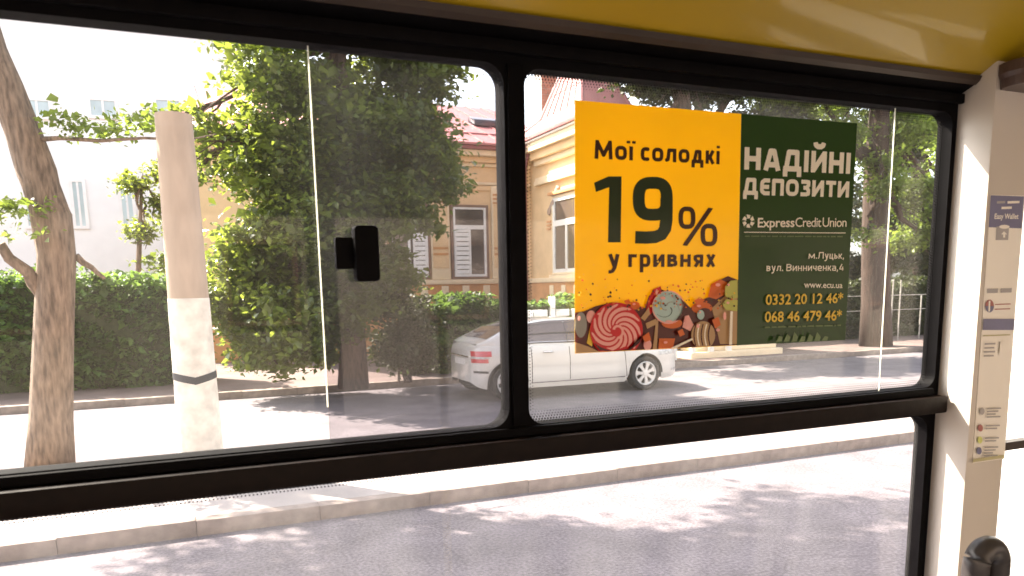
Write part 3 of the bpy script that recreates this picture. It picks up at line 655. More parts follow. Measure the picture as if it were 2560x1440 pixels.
# floor pan so that no light comes through
MB().box(CARX + .45, CARX + 4.3, CARY - .62, CARY + .62, .2, .62).build('underbody', M_trimb, car)
for c in UW:
    for sgn in (-1, 1):
        mb = MB(); vs = []
        for k in range(25):
            a = math.pi * k / 24
            for rr, yy in ((RA + .012, .905 - .008), (RA - .004, .91 - .008), (RA - .006, .60)):
                vs.append((CARX + c + rr * math.cos(a), CARY + sgn * yy, RW + rr * math.sin(a)))
        fs = [(3 * k + j, 3 * k + 3 + j, 3 * k + 4 + j, 3 * k + 1 + j) for k in range(24) for j in range(2)]
        mb.add(vs, fs); mb.build('wheel_arch', M_trimb, car, smooth=True)
# cabin
def csec(u, off=0.0):
    zb = ZSH(u) + .0; zt = max(ZRF(u), zb + .004); H = zt - zb; wb = WU(u) - .085
    yr = wb - .50 * H
    return [(wb, zb - .03), (wb - .01, zb), (wb - .17 * H + .008, zb + H * .42), (yr + .045 * min(1, H * 4), zb + H * .84), (yr - .02, zb + H * .935), (yr * .72, zt - .012), (yr * .35, zt - .002), (0, zt)]
uc = [round(x, 3) for x in np.linspace(.36, 3.58, 60)]
mb = MB(); cols = []
for u in uc:
    s = csec(u); full = [(-y, z) for y, z in s] + [(y, z) for y, z in s[-2::-1]]
    cols.append(len(mb.v)); mb.v += [(CARX + u, CARY + y, z) for y, z in full]
n = len(full)
for a, c in zip(cols, cols[1:]):
    for k in range(n - 1): mb.f.append((a + k, c + k, c + k + 1, a + k + 1))
cb = mb.build('roof', M_paint, car, smooth=True); cb.data.set_sharp_from_angle(angle=R_(50))
def cpt(u, t, sgn=-1, off=.006):
    """point on the cabin side, t 0..1 from belt to gutter"""
    s = csec(u); pts = s[1:5]; k = min(2, int(t * 3)); f = t * 3 - k
    a, c = pts[k], pts[k + 1]; y = a[0] + (c[0] - a[0]) * f; z = a[1] + (c[1] - a[1]) * f
    return (CARX + u, CARY + sgn * (y + off), z + off * .4)
def sideglass(u0, u1, sgn, name='side_window'):
    mb = MB(); N = 14; vs = []
    for k in range(N + 1):
        u = u0 + (u1 - u0) * k / N
        H = ZRF(u) - ZSH(u); 
        for j in range(6):
            t = .10 + (.86 - .10) * j / 5
            vs.append(cpt(u, t, sgn))
    mb.add(vs, [(6 * k + j, 6 * k + 6 + j, 6 * k + 7 + j, 6 * k + 1 + j) for k in range(N) for j in range(5)])
    o = mb.build(name, M_cglass, car, smooth=True)
    fr = MB(); fr.tube([cpt(u0 + (u1 - u0) * k / N, .085, sgn, .01) for k in range(N + 1)], .009, 5)
    fr.build('chrome_strip', M_chrome, o); return o
for sgn in (-1, 1):
    sideglass(.86, 1.225, sgn); sideglass(1.24, 2.045, sgn); sideglass(2.06, 3.12, sgn)
    mb = MB(); q = [cpt(.84 + (3.13 - .84) * k / 40, t, sgn, .0035) for k in range(41) for t in (.05, .35, .65, .90)]
    mb.add(q, [(4 * k + j, 4 * k + 4 + j, 4 * k + 5 + j, 4 * k + 1 + j) for k in range(40) for j in range(3)]); mb.build('window_surround', M_trimb, car, smooth=True)
for u0, u1, nm in ((.56, 1.14, 'rear_window'), (2.74, 3.48, 'windscreen')):
    mb = MB(); N = 10; vs = []
    for k in range(N + 1):
        u = u0 + (u1 - u0) * k / N; s = csec(u); yr = s[5][0] * 1.15; zt = s[7][1]
        for j in range(9):
            y = yr * (j / 4 - 1); a = abs(y); z = np.interp(a, [0, s[6][0], s[5][0], s[4][0]], [s[7][1], s[6][1], s[5][1], s[4][1]])
            vs.append((CARX + u, CARY + y, float(z) + .008))
    mb.add(vs, [(9 * k + j, 9 * k + 9 + j, 9 * k + 10 + j, 9 * k + 1 + j) for k in range(N) for j in range(8)])
    mb.build(nm, M_cglass, car, smooth=True)
def patch(u0, u1, z0, z1, m, name, sgn=-1, off=.006, nu=8, nz=3, taper=0):
    mb = MB(); vs = []
    for k in range(nu + 1):
        u = u0 + (u1 - u0) * k / nu; tt = k / nu
        for j in range(nz + 1):
            z = z0 + taper * tt + (z1 - z0 - taper * tt) * j / nz; vs.append((CARX + u - (0 if u > .1 else off), CARY + sgn * (side(u, z) + off), z))
    mb.add(vs, [((nz + 1) * k + j, (nz + 1) * (k + 1) + j, (nz + 1) * (k + 1) + j + 1, (nz + 1) * k + j + 1) for k in range(nu) for j in range(nz)])
    return mb.build(name, m, car, smooth=True)
for sgn in (-1, 1):
    patch(.28, .56, .79, .885, M_red, 'tail_light', sgn); patch(.28, .50, .68, .75, M_red, 'tail_light', sgn); patch(.28, .52, .753, .787, M_lampw, 'reversing_light', sgn)
    patch(3.98, 4.42, .66, .76, M_lampw, 'headlight', sgn, taper=-.0); patch(4.30, 4.56, .33, .39, M_lampw, 'fog_light', sgn)
    patch(1.28, 3.22, .285, .305, M_chrome, 'sill_strip', sgn, .008, 20, 1)
    patch(.30, .50, .50, .54, M_trimb, 'bumper_rub_strip', sgn, .004)
    for u in (1.30, 2.06, 3.20):
        zz = [ZSH(u) - .03 - k * .04 for k in range(int((ZSH(u) - .03 - .28) / .04) + 1)]
        MB().tube([(CARX + u + (0.06 * (1 - (z - .28) / .6) if u == 3.20 else 0), CARY + sgn * (side(u, z) + .001), z) for z in zz], .006, 4).build('door_gap', M_trimb, car)
    for u in (1.62, 2.72):
        MB().tube([(CARX + u - .10, CARY + sgn * (side(u, .83) + .01), .83), (CARX + u - .07, CARY + sgn * (side(u, .83) + .035), .833), (CARX + u + .07, CARY + sgn * (side(u, .83) + .035), .833), (CARX + u + .1, CARY + sgn * (side(u, .83) + .01), .83)], .014, 8).build('door_handle', M_chrome, car, smooth=True)
    mb = MB(); bm_ = bmesh.new(); bmesh.ops.create_icosphere(bm_, subdivisions=3, radius=1)
    for v in bm_.verts: v.co = Vector((CARX + 3.02 + v.co.x * .10, CARY + sgn * (.97 + v.co.y * .10), 1.0 + v.co.z * .07))
    me = bpy.data.meshes.new('wing_mirror'); bm_.to_mesh(me); bm_.free(); me.materials.append(M_paint); me.shade_smooth(); link('wing_mirror', me, car)
MB().box(CARX + .258, CARX + .28, CARY - .26, CARY + .26, .62, .73).build('number_plate', M_frame, car)
MB().tube([(CARX + .268, CARY - .45, .775), (CARX + .266, CARY + .45, .775)], .015, 6).build('boot_trim', M_chrome, car)
MB().box(CARX + 4.61, CARX + 4.64, CARY - .3, CARY + .3, .42, .60).build('grille', M_trimb, car)
def wheel(u, sgn):
    cx, cy, cz = CARX + u, CARY + sgn * .80, RW
    mb = MB(); N = 48; prof = [(.215, -.09), (.235, -.105), (.30, -.105), (.318, -.09), (.325, -.06), (.325, .06), (.318, .09), (.30, .105), (.235, .105)]
    for k in range(N):
        a = 2 * math.pi * k / N
        for r, y in prof: mb.v.append((cx + r * math.cos(a), cy + sgn * y * (1), cz + r * math.sin(a)))
    m_ = len(prof)
    for k in range(N):
        k2 = (k + 1) % N
        for j in range(m_): j2 = (j + 1) % m_; mb.f.append((k * m_ + j, k * m_ + j2, k2 * m_ + j2, k2 * m_ + j))
    wh_ = mb.build('wheel', M_black, car, smooth=True)
    mb = MB(); prof = [(.222, .085), (.226, .108), (.208, .110), (.200, .085), (.19, .02), (.222, .02)]
    for k in range(N):
        a = 2 * math.pi * k / N
        for r, y in prof: mb.v.append((cx + r * math.cos(a), cy + sgn * y, cz + r * math.sin(a)))
    m_ = len(prof)
    for k in range(N):
        k2 = (k + 1) % N
        for j in range(m_): j2 = (j + 1) % m_; mb.f.append((k * m_ + j, k * m_ + j2, k2 * m_ + j2, k2 * m_ + j))
    mb.build('rim', M_alloy, wh_, smooth=True)
    MB().tube([(cx, cy + sgn * .0, cz), (cx, cy + sgn * .03, cz)], .21, 32).build('brake_disc', M_trimb, wh_)
    MB().tube([(cx, cy + sgn * .05, cz), (cx, cy + sgn * .098, cz), (cx, cy + sgn * .102, cz)], [.06, .055, .035], 24).build('hub_cap', M_alloy, wh_, smooth=False)
    for k in range(7):
        a = 2 * math.pi * k / 7 + .3 + u; ca, sa = math.cos(a), math.sin(a); pts = []
        for r, hw in ((.04, .028), (.12, .026), (.165, .034), (.203, .062)):
            pts.append((r, hw))
        o = [(r, h) for r, h in pts] + [(r, -h) for r, h in pts[::-1]]
        mb = MB(); q = [(cx + r * ca - h * sa, cz + r * sa + h * ca) for r, h in o]
        ya, yb_ = cy + sgn * .07, cy + sgn * .094; mb.prism(q, min(ya, yb_), max(ya, yb_)); mb.build('spoke', M_alloy, wh_)
for u in UW:
    for sgn in (-1, 1): wheel(u, sgn)

# ================================================================== BUS
M_blk = mat('black_window_frame', (0.003, 0.0026, 0.003), 0.65, 0.25, 30, 0.05, spec=0.05)
M_rail = mat('brown_black_rail', (0.006, 0.003, 0.002), 0.5, 0.25, 40, 0.05, spec=0.1)
M_white = mat('white_grp_panel', (0.55, 0.50, 0.44), 0.5, 0.05, 3, 0.03)
M_yel = mat('mustard_panel', (0.34, 0.225, 0.006), 0.40, 0.12, 1.5, coat=0.4)
M_beige = mat('aluminium_trim', (0.036, 0.024, 0.017), 0.4, 0.2, 12, spec=.3)
M_floor = mat('bus_floor_vinyl', (0.34, 0.32, 0.30), 0.6, 0.2, 40)
M_head = mat('headlining', (0.62, 0.58, 0.50), 0.7, 0.05, 3)
M_glass = glass('window_glass', (0.97, 0.97, 0.965), 0.0025)
M_glass2 = glass('dusty_sliding_glass', (0.78, 0.77, 0.79), 0.003, 5)
M_glass3 = glass('dusty_glow_lower_glass', (0.92, 0.91, 0.92), 0.014, 4)  # dust, plus extra milkiness that imitates a white glow in the pane
M_edge = mat('polished_glass_edge', (0.85, 0.85, 0.78), 0.2, 0.05, 40, trans=0.6, tcol=(1, 1, .9))
GY = 1.10
bus = thing('city_bus', 'interior side wall of the bus with black framed sliding windows and mustard ceiling cove', 'bus', (0, 0, 0.38))
Z1, Z0 = 2.299, 1.767
L0 = (-0.95, 0.459, Z0, Z1); R0 = (0.493, 1.397, Z0 - .001, Z1 - .002)
# window frames: one around each opening
mb = MB(); frame_plate(mb, -1.0, 0.4755, Z0 - .028, 2.36, L0, .030, GY - .022, GY + .012); clean(mb.build('window_frame', M_blk, bus))
mb = MB(); frame_plate(mb, 0.4765, 1.409, Z0 - .028, 2.36, R0, .026, GY - .020, GY + .012); clean(mb.build('window_frame', M_blk, bus))
ZL = 1.708
Ll = (-0.95, 1.388, 1.14, ZL)
mb = MB(); frame_plate(mb, -1.0, 1.409, 1.08, Z0 - .029, Ll, .035, GY - .018, GY + .012); clean(mb.build('window_frame', M_blk, bus))
# rail and mullion in front
MB().box(-1.0, at(2368, 990, GY - .045).x, GY - .048, GY - .019, 1.716, 1.750).build('middle_rail', M_rail, bus, bevel=.004)
MB().box(-1.0, 1.385, GY - .030, GY - .0215, 1.751, 1.765).build('rail_lip', M_blk, bus, bevel=.002)
MB().box(0.463, 0.489, GY - .028, GY - .0225, Z0 + .001, Z1).build('mullion', M_blk, bus, bevel=.004)
MB().box(-1.0, 1.409, GY - .034, GY - .0225, Z1 + .012, Z1 + .03).build('top_channel', M_blk, bus, bevel=.003)
# panes
MB().box(-.96, .474, GY + .003, GY + .007, Z0 - .012, Z1 + .012).build('pane', M_glass, bus)
MB().box(.478, 1.406, GY + .003, GY + .007, Z0 - .012, Z1 + .012).build('pane', M_glass, bus)
MB().box(-.96, 1.404, GY + .003, GY + .007, 1.125, ZL + .012).build('lower_pane', M_glass3, bus)
e1 = 0.186; e2 = 1.256
sp = MB().box(e1, .474, GY - .009, GY - .005, Z0 - .012, Z1 + .012).build('sliding_pane', M_glass2, bus)
MB().box(e1 - .0016, e1 - .0002, GY - .0088, GY - .0068, Z0 + .05, Z1 + .01).build('glass_edge', M_edge, sp)
sp2 = MB().box(.478, e2, GY - .009, GY - .005, Z0 - .012, Z1 + .012).build('sliding_pane', M_glass, bus)
MB().box(e2 + .0002, e2 + .0014, GY - .0088, GY - .0070, Z0 - .002, Z1 + .01).build('glass_edge', M_edge, sp2)
# sash latch
a = at(886, 562, 1.06); c = at(953, 703, 1.06)
lt = MB().prism(ring(a.x, c.x, c.z, a.z, .006, 5), 1.062, 1.084).build('window_latch', M_blk, bus, bevel=.002)
a = at(838, 592, 1.075); c = at(886, 672, 1.075)
MB().prism(ring(a.x, c.x + .004, c.z, a.z, .003, 4), 1.0765, 1.0895).build('latch_plate', M_blk, lt, bevel=.0015)
# printed dot fringe on the glass edges
def frit(hole, name, rows=5, pitch=.0052, sides='LTRB', yv=GY + .0015, r0=.0021):
    x0, x1, z0, z1 = hole; mb = MB()
    def dot(x, z, r):
        b0 = len(mb.v)
        for k in range(6): mb.v.append((x + r * math.cos(k * math.pi / 3), yv, z + r * math.sin(k * math.pi / 3)))
        mb.f.append(tuple(b0 + k for k in range(6)))
    for j in range(rows):
        off = j * pitch * .8; r = r0 * (1 - j / (rows + 1.5)); st = (j % 2) * pitch / 2
        if 'T' in sides or 'B' in sides:
            x = x0 + off + st
            while x < x1 - off:
                if 'T' in sides: dot(x, z1 - off, r)
                if 'B' in sides: dot(x, z0 + off, r)
                x += pitch
        z = z0 + off + st + pitch
        while z < z1 - off - pitch:
            if 'L' in sides: dot(x0 + off, z, r)
            if 'R' in sides: dot(x1 - off, z, r)
            z += pitch
    me = bpy.data.meshes.new(name); me.from_pydata(mb.v, [], mb.f); me.materials.append(M_blk)
    return stuff(link(name, me, bus))
frit(R0, 'dotted_print'); frit((Ll[0], Ll[1], Ll[2], Ll[3]), 'dotted_print', 3, .0052, 'T')
# walls above and below, trim, cove, roof
MB().box(-5, 1.41, GY + .0, GY + .06, 2.361, 2.75).build('upper_wall', M_white, bus)
MB().box(-5, -1.001, GY - .03, GY + .04, 1.081, 2.36).build('window_post', M_white, bus)
MB().box(-5, 1.41, GY - .04, GY + .05, .38, 1.079).build('lower_wall', M_white, bus)
tz = 2.334
MB().prismx([(GY - .001, tz + .010), (GY - .023, tz - .004), (GY - .048, tz + .006), (GY - .051, tz + .018), (GY - .001, tz + .022)], -5, 1.41).build('header_seal', M_blk, bus)
MB().prismx([(GY - .0515, tz + .006), (GY - .060, tz + .012), (GY - .064, tz + .020), (GY - .0515, tz + .0205)], -5, 1.52).build('cove_trim', M_beige, bus)
pr = []
for k in range(13):
    t = k / 12; a = t * math.pi / 2
    pr.append((GY - .058 - .62 * t ** .95, tz + .0215 + .27 * math.sin(a * .98) ** 1.05))
inner = [(y + .006, z + .012) for y, z in pr[::-1]]
cv = MB().prismx(pr + inner, -5, 5).build('cove_panel', M_yel, bus, smooth=True); cv.data.set_sharp_from_angle(angle=R_(40))
ytop, ztop = pr[-1]
MB().box(-5, 5, -1.3, ytop + .01, ztop + .014, ztop + .06).build('ceiling', M_head, bus)
MB().box(-5, 5, -1.34, GY + .06, 2.76, 2.80).build('roof_skin', M_white, bus)
MB().box(-5, 5, -1.30, GY + .05, .33, .379).build('floor', M_floor, bus)
# pillar and the door beyond
pxr = at(2532, 870, 1.008).x
MB().box(1.4105, pxr, 1.008, GY - .001, .38, 2.375).build('pillar', M_white, bus, bevel=.004)
MB().box(pxr + .001, pxr + .03, GY - .02, GY + .04, .38, 2.375).build('door_jamb', M_white, bus)
MB().box(pxr + .031, pxr + .93, GY + .003, GY + .008, .9, 2.30).build('door_pane', glass('overexposed_door_film', (.9, .9, .88), .28, 2), bus)  # milky film added so the pane shows white like overexposed daylight
MB().box(pxr + .031, pxr + .93, GY - .02, GY + .002, at(2550, 1108, GY).z - .006, at(2550, 1095, GY).z).build('door_rail', M_beige, bus)
MB().box(pxr + .031, pxr + .93, GY - .02, GY + .02, .38, 1.2).build('door_panel', M_white, bus)
MB().box(pxr + .031, 5, GY - .02, GY + .06, 2.301, 2.75).build('door_header', M_white, bus)
MB().box(pxr + .931, 5, GY - .04, GY + .05, .38, 2.30).build('front_wall', M_white, bus)
q = at(2590, 200, .97)
MB().tube([(q.x, .97, q.z - .012), (q.x, .97, q.z + .004), (q.x, .97, q.z + .012), (q.x, .97, q.z + .03)], [.055, .058, .062, .062], 32).build('pole_collar', mat('dark_brown_plastic', (.07, .04, .03), .45, .1, 20), bus)
# far side of the bus (seen only as reflections)
for x in (-4.2, -2.6, -1.0, .6, 2.2, 3.8):
    MB().box(x - .06, x + .06, -1.33, -1.27, .951, 2.299).build('window_post', M_white, bus)
MB().box(-5, 5, -1.34, -1.27, .38, .95).build('lower_wall', M_white, bus)
MB().box(-5, 5, -1.34, -1.27, 2.30, 2.75).build('upper_wall', M_yel, bus)
for x in (-5.04, 5.0):
    MB().box(x, x + .04, -1.3, GY + .05, .38, 2.75).build('end_wall', M_white, bus)
M_seat = mat('seat_plastic', (.035, .03, .03), .35, .2, 8, spec=.5)
M_cush = mat('blue_grey_cloth', (.09, .10, .16), .9, .3, 60, .3)
M_hr = mat('yellow_powder_coat', (.75, .50, .03), .35, .05, 4)
def seat(x, y, label, loop=None):
    t = thing('bus_seat', label, 'seat', (x, y, .38), 'passenger seats inside the bus')
    MB().box(x - .0, x + .42, y - .2, y + .2, .80, .86).build('cushion', M_cush, t, bevel=.02)
    MB().prism([(x - .04, .84), (x - .10, 1.34), (x - .06, 1.36), (x + .02, .84)], y - .2, y + .2).build('backrest', M_cush, t, bevel=.02)
    MB().tube([(x + .2, y, .38), (x + .2, y, .80)], .04, 12).build('leg', M_seat, t)
    return t
seat(-1.1, -.85, 'dark cloth seat at the far side of the bus, second from the front'); seat(-.2, -.85, 'dark cloth seat at the far side of the bus, opposite the window post')
seat(.8, -.85, 'dark cloth seat at the far side of the bus, opposite the poster')
# seat with the black grab handle that shows at bottom right
hc = at(2467, 1395, .80)
st = thing('bus_seat', 'seat under the window whose glossy black grab handle shows at bottom right', 'seat', (hc.x, .8, .38), 'passenger seats inside the bus')
path = []; R = .025
for k in range(25):
    a = math.pi * (k / 24) ; path.append((hc.x - R * math.cos(a), .80, hc.z - .012 + R * 1.15 * math.sin(a)))
path = [(hc.x - R, .80, hc.z - .3)] + [(hc.x - R - .001, .80, hc.z - .1)] + path + [(hc.x + R + .001, .80, hc.z - .1), (hc.x + R, .80, hc.z - .3)]
MB().tube(path, .0205, 16).build('grab_handle', M_seat, st, smooth=True)
MB().box(hc.x - .022, hc.x + .022, .800, .806, hc.z - .2, hc.z + .004).build('handle_web', M_seat, st)
MB().box(hc.x - .05, hc.x + .04, .42, .84, .9, hc.z - .14).build('backrest', M_cush, st, bevel=.02)
MB().box(hc.x - .45, hc.x - .04, .42, .84, .80, .88).build('cushion', M_cush, st, bevel=.02)
MB().tube([(hc.x - .2, .6, .38), (hc.x - .2, .6, .80)], .04, 12).build('leg', M_seat, st)
for x, lab in ((-1.5, 'yellow upright handrail at the rear of the aisle'), (.9, 'yellow upright handrail in the aisle behind the viewer')):
    h = MB().tube([(x, -.55, .38), (x, -.55, 2.64)], .017, 14).build('handrail', M_hr, None, smooth=True); tag(h, lab, 'handrail', 'yellow handrails in the bus')

# ================================================================== POSTER
def flat(name, col, **k):
    return mat(name, col, 0.30, 0.05, 4, coat=0.15, trans=0.24, spec=0.25, bump=.12, **k)
I_yel = flat('ink_yellow', (0.83, 0.55, 0.0)); I_grn = flat('ink_green', (0.018, 0.055, 0.006)); I_brn = flat('ink_dark_brown', (0.045, 0.020, 0.010))
I_dgr = flat('ink_deep_green', (0.016, 0.032, 0.010)); I_wht = flat('ink_cream_white', (0.90, 0.83, 0.68)); I_gld = flat('ink_gold', (0.80, 0.52, 0.04))
I_red = flat('ink_red', (0.58, 0.010, 0.014)); I_pnk = flat('ink_pink', (0.85, 0.40, 0.34)); I_blu = flat('ink_pale_blue', (0.42, 0.56, 0.52))
I_org = flat('ink_orange', (0.65, 0.13, 0.015)); I_tan = flat('ink_tan', (0.48, 0.29, 0.13)); I_lim = flat('ink_lime', (0.50, 0.50, 0.10)); I_grey = flat('ink_grey', (0.30, 0.29, 0.25)); I_mid = flat('ink_faint_green', (0.13, 0.19, 0.07))
I_dk = flat('ink_maroon', (0.07, 0.010, 0.007))
PY = GY - .0095
poster = thing('poster', 'yellow and green deposit advertisement stuck on the window glass', 'poster', at(1780, 560, PY))
class L: y = PY - .0006
def layer(d=.00016): L.y -= d; return L.y
BL = lambda x: 884 - (x - 1437) * (884 - 850) / (2113 - 1437)
def poly(name, pts, m, y=None, par=None, clip=True):
    y = y or layer()
    P_ = [at(px, min(py, BL(px) - 1) if clip else py, y) for px, py in pts]
    me = bpy.data.meshes.new(name); me.from_pydata([tuple(p) for p in P_], [], [tuple(range(len(P_)))])
    bm = bmesh.new(); bm.from_mesh(me); bmesh.ops.dissolve_degenerate(bm, dist=1e-5, edges=bm.edges[:]); bmesh.ops.triangulate(bm, faces=bm.faces[:]); bm.normal_update()
    bm.to_mesh(me); bm.free(); me.materials.append(m)
    return link(name, me, par or poster)
def polys(name, lst, m, par=None, clip=True):
    y = layer(); V = []; Fs = []
    for pts in lst:
        b0 = len(V); V += [tuple(at(px, min(py, BL(px) - 1) if clip else py, y)) for px, py in pts]; Fs.append(tuple(range(b0, b0 + len(pts))))
    me = bpy.data.meshes.new(name); me.from_pydata(V, [], Fs)
    bm = bmesh.new(); bm.from_mesh(me); bmesh.ops.triangulate(bm, faces=bm.faces[:]); bm.to_mesh(me); bm.free()
    me.materials.append(m); return link(name, me, par or poster)
def circ(cx, cy, rx, ry=None, n=28, a0=0):
    ry = ry or rx; return [(cx + rx * math.cos(2 * math.pi * k / n + a0), cy + ry * math.sin(2 * math.pi * k / n + a0)) for k in range(n)]
def stroke(name, path, wd, m, closed=False, par=None, clip=True):
    y = layer(); n = len(path); V = []; Fs = []
    for i, (x, z) in enumerate(path):
        a = path[(i - 1) % n] if closed or i > 0 else path[i]; c = path[(i + 1) % n] if closed or i < n - 1 else path[i]
        dx, dy = c[0] - a[0], c[1] - a[1]; L_ = math.hypot(dx, dy) or 1; w_ = wd[i] if hasattr(wd, '__len__') else wd
        nx, ny = -dy / L_ * w_ / 2, dx / L_ * w_ / 2
        for s in (1, -1):
            px, py = x + nx * s, z + ny * s; V.append(tuple(at(px, min(py, BL(px) - 1) if clip else py, y)))
    for i in range(n if closed else n - 1):
        j = (i + 1) % n; Fs.append((2 * i, 2 * i + 1, 2 * j + 1, 2 * j))
    me = bpy.data.meshes.new(name); me.from_pydata(V, [], Fs); me.materials.append(m); return link(name, me, par or poster)
def contour_mesh(fn, x0, x1, y0, y1, step):
    """flat mesh of the region where fn(X, Y) < 0, clipped cell by cell"""
    nx = int((x1 - x0) / step) + 2; ny = int((y1 - y0) / step) + 2
    X, Y = np.meshgrid(x0 + np.arange(nx) * step, y0 + np.arange(ny) * step); G = fn(X, Y); V = []; Fs = []
    neg = G < 0
    for j in range(ny - 1):
        i = 0; r0 = neg[j]; r1 = neg[j + 1]; full = r0[:-1] & r0[1:] & r1[:-1] & r1[1:]; anyc = r0[:-1] | r0[1:] | r1[:-1] | r1[1:]
        while i < nx - 1:
            if full[i]:
                k = i
                while k < nx - 1 and full[k]: k += 1
                b0 = len(V); V += [(X[j, i], Y[j, i]), (X[j, k], Y[j, k]), (X[j + 1, k], Y[j + 1, k]), (X[j + 1, i], Y[j + 1, i])]; Fs.append((b0, b0 + 1, b0 + 2, b0 + 3)); i = k; continue
            if anyc[i]:
                cs = [(X[j, i], Y[j, i], G[j, i]), (X[j, i + 1], Y[j, i + 1], G[j, i + 1]), (X[j + 1, i + 1], Y[j + 1, i + 1], G[j + 1, i + 1]), (X[j + 1, i], Y[j + 1, i], G[j + 1, i])]; out = []
                for q in range(4):
                    a, c = cs[q], cs[(q + 1) % 4]
                    if a[2] < 0: out.append((a[0], a[1]))
                    if (a[2] < 0) != (c[2] < 0):
                        t = a[2] / (a[2] - c[2]); out.append((a[0] + (c[0] - a[0]) * t, a[1] + (c[1] - a[1]) * t))
                if len(out) > 2: b0 = len(V); V += out; Fs.append(tuple(range(b0, b0 + len(out))))
            i += 1
    return V, Fs
def seg_dist(X, Y, a, c):
    dx, dy = c[0] - a[0], c[1] - a[1]; L2 = dx * dx + dy * dy + 1e-12
    t = np.clip(((X - a[0]) * dx + (Y - a[1]) * dy) / L2, 0, 1); return np.hypot(X - a[0] - t * dx, Y - a[1] - t * dy)
def put(V, Fs, xl, yl, xr, yr, x0, x1, cap, unit, m, par, yy, name):
    y = yy or layer(); A = at(xl, yl, y); B = at(xr, yr, y)
    H_ = (at((xl + xr) / 2, (yl + yr) / 2 - cap, y).z - at((xl + xr) / 2, (yl + yr) / 2, y).z) / unit
    W = []
    for vx, vy in V:
        q = A.lerp(B, (vx - x0) / (x1 - x0)); W.append((q.x, y, q.z + vy * H_))
    me = bpy.data.meshes.new(name); me.from_pydata(W, [], Fs); me.materials.append(m); return link(name, me, par or poster)
CAPH = [None]
def textraw(s, space):
    c = bpy.data.curves.new('lettering', 'FONT'); c.body = s; c.space_character = space; c.resolution_u = 3
    o = bpy.data.objects.new('lettering', c); COL.objects.link(o); dg = bpy.context.evaluated_depsgraph_get()
    me = bpy.data.meshes.new_from_object(o.evaluated_get(dg)); bpy.data.objects.remove(o); me.calc_loop_triangles()
    co = np.array([v.co[:2] for v in me.vertices]); tr = np.array([t.vertices[:] for t in me.loop_triangles])
    ec = {}
    for p in me.polygons:
        for e in p.edge_keys: ec[e] = ec.get(e, 0) + 1
    ed = [e for e, n_ in ec.items() if n_ == 1]; bpy.data.meshes.remove(me); return co, tr, ed
def text(s, xl, yl, xr, yr, cap, m, bold=.02, space=1.0, par=None, yy=None, name='lettering'):
    """baseline from (xl,yl) to (xr,yr) and the capital height, all measured on the photograph"""
    if CAPH[0] is None: CAPH[0] = textraw('H', 1)[0][:, 1].max()
    co, tr, ed = textraw(s, space); x0, x1 = co[:, 0].min() - bold, co[:, 0].max() + bold
    def fn(X, Y):
        D_ = np.full(X.shape, 9.0); ins = np.zeros(X.shape, bool); st = X[0, 1] - X[0, 0]; ox, oy = X[0, 0], Y[0, 0]
        def win(pts, pad):
            i0 = max(0, int((pts[:, 0].min() - pad - ox) / st)); i1 = int((pts[:, 0].max() + pad - ox) / st) + 2
            j0 = max(0, int((pts[:, 1].min() - pad - oy) / st)); j1 = int((pts[:, 1].max() + pad - oy) / st) + 2
            return slice(j0, j1), slice(i0, i1)
        for t in tr:
            p = co[t]; w_ = win(p, 0); x, y = X[w_], Y[w_]
            e = [(p[(k + 1) % 3, 0] - p[k, 0]) * (y - p[k, 1]) - (p[(k + 1) % 3, 1] - p[k, 1]) * (x - p[k, 0]) for k in range(3)]
            ins[w_] |= ((e[0] >= 0) & (e[1] >= 0) & (e[2] >= 0)) | ((e[0] <= 0) & (e[1] <= 0) & (e[2] <= 0))
        for e in ed:
            p = co[list(e)]; w_ = win(p, bold * 2 + 3 * st); D_[w_] = np.minimum(D_[w_], seg_dist(X[w_], Y[w_], p[0], p[1]))
        return np.where(ins, -np.minimum(D_, .05), D_) - bold
    V, Fs = contour_mesh(fn, x0 - .03, x1 + .03, co[:, 1].min() - .06, co[:, 1].max() + .06, .016)
    return put(V, Fs, xl, yl, xr, yr, x0, x1, cap, CAPH[0] + bold, m, par, yy, name)
